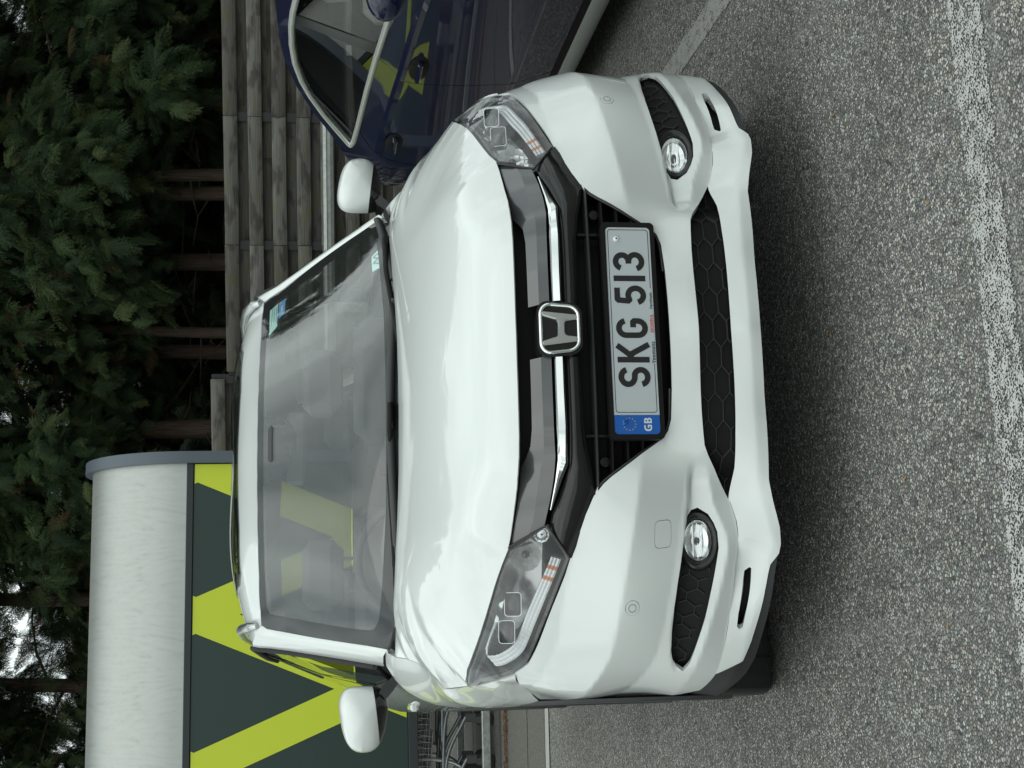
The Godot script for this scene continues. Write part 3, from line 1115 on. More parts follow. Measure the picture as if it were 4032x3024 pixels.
func build_grille(car: Node3D):
	var mb := MB.new()
	# black recess between the bonnet edge and the bar
	mb.loft(both([[[0, .835, -.10], [.2, .835, -.10], [.3, .835, -.115], [.37, .838, -.15], [.44, .843, -.2], [.51, .85, -.24]], [[0, .80, -.105], [.2, .80, -.105], [.3, .80, -.125], [.37, .80, -.16], [.44, .80, -.2], [.50, .81, -.235]], [[0, .66, -.12], [.2, .66, -.12], [.3, .66, -.13], [.37, .66, -.16], [.44, .70, -.2], [.48, .74, -.21]]]))
	var gr := part("upper_grille", mb.done(), M.plastic_black, car)
	for s in [1.0, -1.0]:
		# smoked grey bar in two facets, with the wing that meets the headlight
		mb = MB.new()
		var top := [[.066, .790, -.045], [.15, .790, -.047], [.235, .790, -.054], [.275, .793, -.068], [.300, .801, -.098], [.318, .811, -.122], [.354, .814, -.124], [.404, .818, -.152], [.45, .823, -.176], [.498, .831, -.205]]
		var mid := [[.066, .767, -.020], [.15, .767, -.022], [.235, .766, -.028], [.275, .765, -.037], [.305, .766, -.050], [.335, .771, -.068], [.365, .775, -.083], [.405, .779, -.106], [.445, .783, -.134], [.484, .792, -.168]]
		var low := [[.066, .743, -.013], [.15, .743, -.015], [.235, .742, -.021], [.275, .741, -.026], [.305, .739, -.033], [.335, .740, -.046], [.36, .742, -.058], [.40, .747, -.081], [.43, .752, -.103], [.460, .757, -.128]]
		var back := low.map(func(p): return [p[0], p[1] + 0.004, p[2] - 0.03])
		var over := top.map(func(p): return [p[0], p[1] - 0.008, p[2] - 0.03])
		mb.loft(side_rows([over, top, mid, low, back], s), true, s < 0)
		part("gray_bar", mb.done(), M.grille_gray, gr)
		# chrome strip
		mb = MB.new()
		var ct := [[.070, .738, -.012], [.15, .738, -.013], [.24, .737, -.019], [.300, .734, -.028], [.315, .733, -.034], [.36, .737, -.056], [.426, .7465, -.094]]
		var ch := [[.070, .7345, .000], [.15, .7345, -.001], [.24, .733, -.007], [.300, .730, -.017], [.318, .727, -.027], [.36, .7345, -.052], [.426, .7455, -.0925]]
		var cf := [[.070, .719, .004], [.15, .719, .003], [.24, .717, -.003], [.306, .718, -.015], [.322, .716, -.026], [.36, .729, -.053], [.426, .7445, -.0935]]
		var cl := [[.070, .711, -.016], [.15, .710, -.018], [.24, .709, -.024], [.310, .709, -.032], [.325, .709, -.036], [.36, .722, -.060], [.426, .743, -.097]]
		mb.loft(side_rows([ct, ch, cf, cl], s), true, s < 0)
		part("chrome_strip", mb.done(), M.chrome, gr)
		# gloss black blade under the chrome
		mb = MB.new()
		var bt := [[.066, .706, -.020], [.15, .705, -.022], [.24, .704, -.027], [.300, .703, -.034], [.330, .703, -.042], [.365, .714, -.066], [.40, .726, -.086], [.43, .738, -.104], [.462, .744, -.130]]
		var bm := [[.066, .690, -.012], [.15, .689, -.014], [.24, .687, -.022], [.300, .684, -.032], [.335, .682, -.042], [.38, .690, -.066], [.42, .700, -.088], [.46, .710, -.110], [.500, .717, -.140]]
		var bl := [[.066, .672, -.018], [.15, .670, -.020], [.24, .667, -.028], [.300, .659, -.038], [.345, .648, -.048], [.392, .640, -.062], [.43, .651, -.086], [.48, .667, -.118], [.535, .688, -.157]]
		var bb := bl.map(func(p): return [p[0], p[1] + 0.004, p[2] - 0.04])
		mb.loft(side_rows([bt.map(func(p): return [p[0], p[1], p[2] - 0.03]), bt, bm, bl, bb], s), false, s < 0)
		part("black_blade", mb.done(), M.gloss_black, gr)
		# rim that frames the headlight's inner corner
		mb = MB.new()
		for e in [[[.502, .836, -.200], [.459, .751, -.124], [.528, .698, -.149]]]:
			mb.tube(e.map(func(p): return Vector3(p[0] * s, p[1], p[2])), 0.0035, 8)
		part("lamp_rim", mb.done(), M.gloss_black, gr)
	# lower slats and the dark well behind the number plate
	mb = MB.new()
	mb.loft(both([[[0, .70, -.085], [.2, .70, -.09], [.3, .70, -.10], [.40, .66, -.12]], [[0, .44, -.085], [.2, .44, -.09], [.28, .46, -.10], [.36, .60, -.12]]]))
	var lg := part("main_grille", mb.done(), M.plastic_black, car)
	for k in 5:
		var y: float = [.636, .598, .560, .523, .487][k]
		var hx: float = [.376, .352, .325, .296, .268][k]
		var rows := []
		for e in [[0.004, -0.060], [0.0035, -0.010], [0.0, -0.004], [-0.0035, -0.010], [-0.006, -0.060]]:
			var r := []
			for i in 25:
				var x := lerpf(-hx, hx, i / 24.0)
				r.append(Vector3(x, y + e[0] - 0.02 * x * x, e[1] - 0.012 - 0.26 * x * x))
			rows.append(r)
		mb = MB.new()
		mb.loft(rows, true)
		part("slat", mb.done(), M.plastic_gray if k == 0 else M.plastic_black, lg)
	for s in [1.0, -1.0]:
		mb = MB.new()
		# uprights that carry the slats, and the inner lip of the opening
		mb.box(Vector3(0.255 * s - 0.003, 0.47, -0.075), Vector3(0.255 * s + 0.003, 0.66, -0.045))
		mb.lathe([[0.0, 0.004], [0.012, 0.003], [0.014, -0.01]], Transform3D(Basis(Vector3.RIGHT, Vector3.BACK, Vector3.DOWN), Vector3(0.315 * s, 0.612, -0.07)), 16)
		var edge := curve(GRILLE_LOW.slice(1).map(func(p): return nose.pos(p[0] * s, p[1] + 0.004, -0.004)), 2)
		mb.tube(edge, 0.004, 6)
		part("opening_trim", mb.done(), M.gloss_black, lg)
	# ---- emblem: chrome rounded frame with an upright letter, on a black block
	mb = MB.new()
	var shape := func(hx: float, hy: float, r: float) -> PackedVector2Array:
		var o := PackedVector2Array()
		for p in rrect(hx, hy, r, 7): o.append(Vector2(p.x * (1.0 + 0.07 * p.y / hy), p.y))
		return o
	var tb := Transform3D(Basis(Vector3.RIGHT, -0.06), Vector3(0, 0.722, 0.0))
	mb.prism(shape.call(0.068, 0.055, 0.03), -0.07, 0.0, tb)
	part("emblem_block", mb.done(), M.gloss_black, gr)
	mb = MB.new()
	var o1: PackedVector2Array = shape.call(0.0578, 0.0458, 0.025)
	var path := []
	for p in o1: path.append(tb * Vector3(p.x, p.y, 0.0035))
	path.append(path[0])
	mb.tube(path, 0.0048, 12, false)
	var em := part("emblem", mb.done(), M.chrome, gr, "chrome letter emblem in a rounded frame")
	mb = MB.new()
	var hpoly := [Vector2(-.043, .044), Vector2(-.0325, .044)]
	for k in 9:
		var a := PI + (PI / 2) * (k / 8.0)
		hpoly.append(Vector2(-.0125, .015) + Vector2(cos(a), sin(a)) * .0105 * Vector2(1.0, 1.0) + Vector2(0.0, 0.0))
	for k in 9:
		var a := -PI / 2 + (PI / 2) * (k / 8.0)
		hpoly.append(Vector2(.0125, .015) + Vector2(cos(a), sin(a)) * .0105)
	hpoly.append_array([Vector2(.0325, .044), Vector2(.043, .044), Vector2(.033, -.043), Vector2(.0215, -.043)])
	for k in 9:
		var a := (PI / 2) * (k / 8.0)
		hpoly.append(Vector2(.0095, -.020) + Vector2(cos(a), sin(a)) * .0095)
	for k in 9:
		var a := PI / 2 + (PI / 2) * (k / 8.0)
		hpoly.append(Vector2(-.0095, -.020) + Vector2(cos(a), sin(a)) * .0095)
	hpoly.append_array([Vector2(-.0215, -.043), Vector2(-.033, -.043)])
	var hp := PackedVector2Array(hpoly)
	mb.prism(hp, 0.001, 0.005, tb)
	var small = Geometry2D.offset_polygon(hp, -0.0016)
	if small.size() > 0: mb.prism(small[0], 0.005, 0.0066, tb)
	small = Geometry2D.offset_polygon(hp, -0.0030)
	if small.size() > 0: mb.prism(small[0], 0.0066, 0.0078, tb)
	part("letter", mb.done(), M.chrome, em)

# strokes of a character, 50 wide and 79 high, as thick lines
func glyph(mb: MB, strokes: Array, at: Vector2, t: Transform3D, z0: float, z1: float):
	var done := []
	for s in strokes:
		var line := PackedVector2Array()
		for p in s: line.append(Vector2(p[0], p[1]) * 0.001)
		for poly in Geometry2D.offset_polyline(line, 0.007, Geometry2D.JOIN_ROUND, Geometry2D.END_BUTT):
			var fresh := [poly]
			for d in done:
				var nx := []
				for f in fresh: nx.append_array(Geometry2D.clip_polygons(f, d))
				fresh = nx
			for f in fresh:
				var q := PackedVector2Array()
				for p in f: q.append(p + at)
				if q.size() > 2: mb.prism(q, z0, z1, t)
			done.append(poly)

func arc(cx: float, cy: float, rx: float, ry: float, a0: float, a1: float, n := 8) -> Array:
	var o := []
	for k in n + 1:
		var a := deg_to_rad(lerpf(a0, a1, float(k) / n))
		o.append([cx + rx * cos(a), cy + ry * sin(a)])
	return o

func build_plate(car: Node3D):
	var t := Transform3D(Basis(Vector3.RIGHT, 0.004), Vector3(0, 0.5431, 0.0))
	var mb := MB.new()
	var ho := rrect(0.2725, 0.0665, 0.012)
	mb.prism(ho, -0.022, -0.004, t)
	mb.ring_prism(ho, rrect(0.261, 0.0565, 0.010), -0.004, 0.0015, t)
	var holder := part("number_plate", mb.done(), M.plastic_black, car)
	mb = MB.new()
	mb.prism(rrect(0.26, 0.0555, 0.010), -0.004, -0.0005, t)
	part("plate_face", mb.done(), M.plate_white, holder)
	# blue band with the ring of stars and the letters
	mb = MB.new()
	var band := Geometry2D.intersect_polygons(rrect(0.26, 0.0555, 0.010), PackedVector2Array([Vector2(-.3, -.1), Vector2(-.213, -.1), Vector2(-.213, .1), Vector2(-.3, .1)]))
	mb.prism(band[0], -0.0005, 0.0001, t)
	part("blue_band", mb.done(), M.plate_blue, holder)
	mb = MB.new()
	for k in 12:
		var c := Vector2(-.2355, .019) + Vector2.from_angle(TAU * k / 12.0) * 0.0150
		var star := PackedVector2Array()
		for i in 10: star.append(c + Vector2.from_angle(PI / 2 + TAU * i / 10.0) * (0.0021 if i % 2 == 0 else 0.001))
		mb.prism(star, 0.0001, 0.0004, t)
	part("star_ring", mb.done(), M.star_gold, holder)
	var gb := part("country_letters", text_mesh("GB", 0.0185, 0.0006), M.plate_letter, holder)
	gb.transform = t * Transform3D(Basis(), Vector3(-.2365, -.0265, .0004))
	# thin border line round the white field
	mb = MB.new()
	var bo := rrect(0.2308, 0.0508, 0.007)
	var bi := rrect(0.2293, 0.0493, 0.006)
	var sh := t * Transform3D(Basis(), Vector3(0.0235, 0, 0))
	mb.ring_prism(bo, bi, -0.0005, -0.0001, sh)
	part("border_line", mb.done(), M.plate_black, holder)
	# registration
	mb = MB.new()
	var S := [arc(25, 55.5, 18, 16.5, 12, 90, 6) + arc(25, 55.5, 18, 16.5, 100, 250, 10) + [[28, 38.5]] + arc(25, 23.5, 18, 16.5, 70, -90, 10) + arc(25, 23.5, 18, 16.5, -100, -172, 6)]
	var K := [[[7, 0], [7, 79]], [[43, 79], [13, 40]], [[20, 47], [45, 0]]]
	var G := [arc(25, 54, 18, 18, 10, 90, 5) + arc(25, 54, 18, 18, 90, 180, 6) + arc(25, 25, 18, 18, 180, 270, 6) + arc(25, 25, 18, 18, 270, 360, 6) + [[43, 36.5], [27, 36.5]]]
	var five := [[[44, 72], [13, 72], [10.5, 42]] + arc(25, 26, 18, 19, 120, 90, 3) + arc(25, 26, 18, 19, 80, -90, 9) + arc(25, 26, 18, 19, -100, -165, 5)]
	var one := [[[7, 0], [7, 79]]]
	var three := [arc(25, 56, 17, 16, 165, 90, 5) + arc(25, 56, 17, 16, 80, -80, 9) + [[20, 40.0]], [[22, 40.0]] + arc(25, 23.5, 18, 16.5, 80, -90, 9) + arc(25, 23.5, 18, 16.5, -100, -168, 5)]
	var x := -0.1445
	for gsh in [[S, 61], [K, 61], [G, 83], [five, 61], [one, 25], [three, 50]]:
		glyph(mb, gsh[0], Vector2(x, -0.0385), t, -0.0005, 0.0003)
		x += gsh[1] * 0.001
	part("registration", mb.done(), M.plate_black, holder)
	# supplier's line under the registration
	var names := [["Yeomans", .0085, "Droid Sans", M.plate_black, -.058], ["HONDA", .0085, "Droid Serif", M.plate_red, .014], ["Farnham", .0066, "Droid Sans", M.plate_black, .072]]
	mb = MB.new()
	mb.box(Vector3(-.086, -.0525, -.0005), Vector3(.104, -.0470, -.00005), t)
	part("line_gap", mb.done(), M.plate_white, holder)
	for e in names:
		var tm := part("supplier_name", text_mesh(e[0], e[1], 0.0004, e[2]), e[3], holder)
		tm.transform = t * Transform3D(Basis().scaled(Vector3(1.05 if e[0] != "HONDA" else 1.0, 1, 1)), Vector3(e[4], -.0492, .0003))
	for e in [[-.2300, .030, M.plate_blue], [.2295, .030, M.white_lens]]:
		mb = MB.new()
		mb.lathe([[0.0022, 0.0052], [0.0024, 0.0042], [0.0050, 0.0042], [0.0066, 0.003], [0.0072, 0.0]], t * Transform3D(Basis(Vector3.RIGHT, Vector3.BACK, Vector3.DOWN), Vector3(e[0], e[1], 0)), 18)
		part("screw_cap", mb.done(), e[2], holder)
		mb = MB.new()
		mb.lathe([[0.0, 0.0046], [0.0023, 0.0045]], t * Transform3D(Basis(Vector3.RIGHT, Vector3.BACK, Vector3.DOWN), Vector3(e[0], e[1], 0)), 12)
		part("screw", mb.done(), M.plate_black, holder)

func on_screen(x: float, y: float, off := 0.0) -> Vector3:
	var a := 0.0
	for k in 8: a = asin(clampf(x / screen.at(a, y), -1, 1))
	return screen.pos(a, y, off)

func screen_a(x: float, y: float) -> Array:
	var a := 0.0
	for k in 8: a = asin(clampf(x / screen.at(a, y), -1, 1))
	return [a, y]

const SCREEN_SIDE := [[.697, 1.090, -1.166], [.694, 1.100, -1.172], [.681, 1.146, -1.237], [.668, 1.198, -1.312], [.654, 1.252, -1.394], [.639, 1.308, -1.482], [.622, 1.366, -1.575], [.604, 1.426, -1.672], [.590, 1.476, -1.738], [.578, 1.492, -1.745]]
const SCREEN_TOP := [[.533, 1.496, -1.705], [.42, 1.499, -1.632], [.311, 1.501, -1.573], [.204, 1.502, -1.53], [.1, 1.503, -1.508], [0, 1.503, -1.50]]
const PILLAR_OUT := [[.742, 1.095, -1.30], [.735, 1.120, -1.345], [.722, 1.172, -1.42], [.708, 1.226, -1.50], [.694, 1.282, -1.585], [.680, 1.340, -1.67], [.665, 1.400, -1.755], [.652, 1.462, -1.83], [.646, 1.505, -1.875], [.640, 1.530, -1.90]]

func build_cabin(car: Node3D):
	var pts := []
	pts.append_array(SCREEN_SIDE)
	pts.append_array(SCREEN_TOP)
	pts.append_array([[0, 1.05, -.84], [.3, 1.052, -.872], [.5, 1.06, -.96], [.65, 1.075, -1.08], [0, 1.28, -1.165], [.3, 1.28, -1.21]])
	screen = Surf.new(0, -3.0, pts, [0.0, 0.5, 1.0, 1.56], null, 1e-5)
	var half := abs_of(screen, [[0, 1.05, -.84], [.3, 1.052, -.872], [.5, 1.06, -.96], [.65, 1.075, -1.08]])
	half.append_array(abs_of(screen, SCREEN_SIDE))
	half.append_array(abs_of(screen, SCREEN_TOP))
	var outline := mirrored(half)
	var mb := MB.new()
	trimmed(mb, screen, outline, [], 0.03, 0.0, 0.0)
	var ws := part("windscreen", mb.done(), M.screen_glass, car)
	mb = MB.new()
	trimmed(mb, screen, outline, [], 0.03, -0.0055, 0.0)
	part("inner_pane", mb.done(), M.clear_glass, ws)
	# painted border, inside the glass
	var inner := []
	for p in [[0, 1.099], [.3, 1.101], [.55, 1.112], [.612, 1.118], [.632, 1.128], [.638, 1.142], [.630, 1.18], [.602, 1.28], [.572, 1.38], [.553, 1.445], [.545, 1.464], [.525, 1.475], [.40, 1.480], [.2, 1.483]]: inner.append(screen_a(p[0], p[1]))
	inner.append([0.0, 1.484])
	mb = MB.new()
	trimmed(mb, screen, outline, [mirrored(inner)], 0.03, -0.003, 0.0)
	part("black_border", mb.done(), M.frit, ws)
	# sensor shield at the top and its cut-outs
	mb = MB.new()
	var disc := []
	for k in 21:
		var t := PI + PI * k / 20.0
		disc.append(screen_a(-0.02 + 0.118 * cos(t), 1.486 + 0.118 * sin(t)))
	var cuts := []
	for c in [[[.05, 1.460], [.045, 1.428], [.085, 1.438], [.09, 1.462]], [[.02, 1.420], [.018, 1.400], [.055, 1.405], [.052, 1.424]], [[-.06, 1.388], [-.02, 1.382], [-.03, 1.408], [-.05, 1.410]], [[-.105, 1.468], [-.112, 1.455], [-.095, 1.45], [-.09, 1.466]]]:
		cuts.append(pv(c.map(func(q): return screen_a(q[0], q[1]))))
	trimmed(mb, screen, pv(disc), cuts, 0.02, -0.009, 0.0)
	part("sensor_shield", mb.done(), M.frit, ws)
	mb = MB.new()
	mb.cbox(on_screen(0, 1.43) + Vector3(-.07, -.035, -.10), on_screen(0, 1.43) + Vector3(.06, .035, -.03), 0.012)
	part("sensor_housing", mb.done(), M.plastic_gray, ws)
	mb = MB.new()
	mb.cbox(Vector3(-0.125, 1.34, -1.56), Vector3(0.125, 1.405, -1.53), 0.012)
	part("rear_view_mirror", mb.done(), M.cabin, car)
	# paper permits behind the glass
	var stick := func(called: String, q: Array, m: Material, off: float):
		var b := MB.new()
		trimmed(b, screen, pv(q.map(func(p): return screen_a(p[0], p[1]))), [], 0.05, off, 0.0)
		part(called, b.done(), m, ws)
	stick.call("permit", [[.560, 1.106], [.481, 1.106], [.477, 1.130], [.539, 1.131]], M.sticker_mint, -0.0075)
	stick.call("permit_print", [[.545, 1.110], [.538, 1.110], [.528, 1.127], [.535, 1.127]], M.sticker_ink, -0.0068)
	stick.call("permit_print", [[.524, 1.110], [.517, 1.110], [.528, 1.127], [.535, 1.127]], M.sticker_ink, -0.0068)
	stick.call("permit_print", [[.524, 1.110], [.517, 1.110], [.506, 1.127], [.513, 1.127]], M.sticker_ink, -0.0068)
	stick.call("permit_print", [[.503, 1.110], [.496, 1.110], [.506, 1.127], [.513, 1.127]], M.sticker_ink, -0.0068)
	stick.call("permit", [[.544, 1.440], [.436, 1.442], [.410, 1.469], [.525, 1.470]], M.sticker_mint, -0.0075)
	for k in 3: stick.call("permit_print", [[.53, 1.444 + k * .008], [.45, 1.445 + k * .008], [.45, 1.447 + k * .008], [.53, 1.446 + k * .008]], M.sticker_ink, -0.0068)
	stick.call("permit", [[.552, 1.413], [.482, 1.416], [.467, 1.438], [.542, 1.437]], M.sticker_blue, -0.0075)
	var yr := part("permit_year", text_mesh("2025", 0.011, 0.0004), M.white_lens, ws)
	var yp := on_screen(.510, 1.4255, -0.0070)
	var yn := screen.nor(screen_a(.51, 1.4255)[0], 1.4255)
	var yx := Vector3.UP.cross(yn).normalized()
	yr.transform = Transform3D(Basis(yx, yn.cross(yx), yn), yp)
	# cowl under the wipers
	mb = MB.new()
	mb.loft(both([[[0, 1.052, -.80], [.2, 1.054, -.815], [.43, 1.058, -.89], [.62, 1.07, -.99], [.70, 1.085, -1.08]], [[0, 1.050, -.86], [.2, 1.052, -.875], [.43, 1.058, -.945], [.62, 1.072, -1.06], [.71, 1.09, -1.17]]]))
	part("cowl", mb.done(), M.plastic_black, car)
	# wipers
	for w in [[[.335, 1.070], [-.405, 1.070], [-.03, 1.088], [-.62, 1.062]], [[.682, 1.108], [.405, 1.069], [.53, 1.090], [.18, 1.058]]]:
		mb = MB.new()
		var path := []
		for k in 13:
			var f := k / 12.0
			var x := lerpf(w[0][0], w[1][0], f)
			path.append(on_screen(x, lerpf(w[0][1], w[1][1], f) + (w[2][1] - (w[0][1] + w[1][1]) * 0.5) * sin(PI * f), 0.014))
		mb.tube(path, 0.0085, 8, true, 1.5)
		var wp := part("wiper", mb.done(), M.plastic_gray, car)
		mb = MB.new()
		var c := on_screen(w[2][0], w[2][1], 0.026)
		var e := on_screen(w[3][0], w[3][1], 0.03)
		mb.tube([c + (c - e).normalized() * 0.04, c, c.lerp(e, 0.3) + Vector3(0, 0.010, 0.008), c.lerp(e, 0.75) + Vector3(0, 0.004, 0), e], [0.008, 0.010, 0.009, 0.009, 0.012], 8)
		part("wiper_arm", mb.done(), M.plastic_black, wp)
		mb = MB.new()
		mb.cbox(c + Vector3(-.04, -.011, -.014), c + Vector3(.04, .009, .004), 0.004)
		part("wiper_joint", mb.done(), M.plastic_black, wp)
	# dashboard, steering wheel, seats
	mb = MB.new()
	mb.loft(both([[[0, 1.02, -.90], [.4, 1.02, -.96], [.68, 1.03, -1.10]], [[0, 1.045, -1.10], [.4, 1.045, -1.14], [.70, 1.03, -1.24]], [[0, 1.03, -1.42], [.4, 1.03, -1.42], [.70, 1.0, -1.42]], [[0, .92, -1.52], [.4, .92, -1.52], [.70, .90, -1.50]], [[0, .60, -1.45], [.4, .60, -1.45], [.70, .60, -1.45]]]))
	part("dashboard", mb.done(), M.cabin, car)
	mb = MB.new()
	mb.loft([[Vector3(-.56, 1.03, -1.40), Vector3(-.48, 1.085, -1.38), Vector3(-.37, 1.10, -1.37), Vector3(-.26, 1.085, -1.38), Vector3(-.18, 1.03, -1.40)], [Vector3(-.56, 1.03, -1.2), Vector3(-.48, 1.05, -1.22), Vector3(-.37, 1.055, -1.22), Vector3(-.26, 1.05, -1.22), Vector3(-.18, 1.03, -1.2)]])
	part("instrument_hood", mb.done(), M.cabin, car)
	mb = MB.new()
	var swc := Vector3(-.37, 1.0, -1.62)
	var swt := Transform3D(Basis(Vector3.RIGHT, -0.45), swc)
	var ring := []
	for k in 33: ring.append(swt * Vector3(0.185 * cos(TAU * k / 32), 0.185 * sin(TAU * k / 32), 0))
	mb.tube(ring, 0.016, 8, false)
	mb.cbox(Vector3(-.17, -.03, -.02), Vector3(.17, .03, .0), 0.01, swt)
	mb.cbox(Vector3(-.03, -.17, -.02), Vector3(.03, 0, .0), 0.01, swt)
	part("steering_wheel", mb.done(), M.cabin, car)
	for s in [[-.37, -1.98, 1.0], [.37, -1.98, 1.0], [-.40, -2.85, .86], [.40, -2.85, .86]]:
		mb = MB.new()
		var t := Transform3D(Basis(Vector3.RIGHT, -0.22), Vector3(s[0], .62, s[1]))
		mb.cbox(Vector3(-.25, 0, -.09), Vector3(.25, .56 * s[2], .05), 0.05, t)
		mb.cbox(Vector3(-.26, .50, s[1] - .05), Vector3(.26, .66, s[1] + .48), 0.05, Transform3D(Basis(), Vector3(s[0], 0, 0)))
		var seat := part("seat", mb.done(), M.seat_cloth, car)
		mb = MB.new()
		mb.cbox(Vector3(-.13, .61 * s[2], -.08), Vector3(.13, .61 * s[2] + .15, .03), 0.035, t)
		for q in [-.06, .06]: mb.tube([t * Vector3(q, .5 * s[2], -.03), t * Vector3(q, .64 * s[2], -.03)], 0.007, 6)
		part("headrest", mb.done(), M.seat_cloth, seat)
	# headlining and floor
	mb = MB.new()
	for s in [1.0, -1.0]: mb.loft([[Vector3(.43 * s, 1.47, -1.70), Vector3(.56 * s, 1.46, -1.78)], [Vector3(.43 * s, 1.545, -2.1), Vector3(.61 * s, 1.46, -2.1)], [Vector3(.43 * s, 1.525, -2.8), Vector3(.61 * s, 1.44, -2.8)], [Vector3(.42 * s, 1.465, -3.45), Vector3(.57 * s, 1.40, -3.45)]])
	mb.loft([[Vector3(-.43, 1.47, -1.70), Vector3(0, 1.485, -1.60), Vector3(.43, 1.47, -1.70)], [Vector3(-.43, 1.50, -1.84), Vector3(0, 1.53, -1.80), Vector3(.43, 1.50, -1.84)]])
	mb.loft([[Vector3(-.43, 1.525, -2.8), Vector3(0, 1.545, -2.8), Vector3(.43, 1.525, -2.8)], [Vector3(-.42, 1.465, -3.45), Vector3(0, 1.48, -3.45), Vector3(.42, 1.465, -3.45)]])
	part("headlining", mb.done(), M.cabin_light, car)
	mb = MB.new()
	mb.box(Vector3(-.76, .20, -4.05), Vector3(.76, .26, -.55))
	mb.box(Vector3(-.70, .26, -3.95), Vector3(.70, .92, -3.55))
	mb.box(Vector3(-.74, .30, -1.46), Vector3(.74, 1.0, -1.40))
	part("floor_pan", mb.done(), M.plastic_black, car)

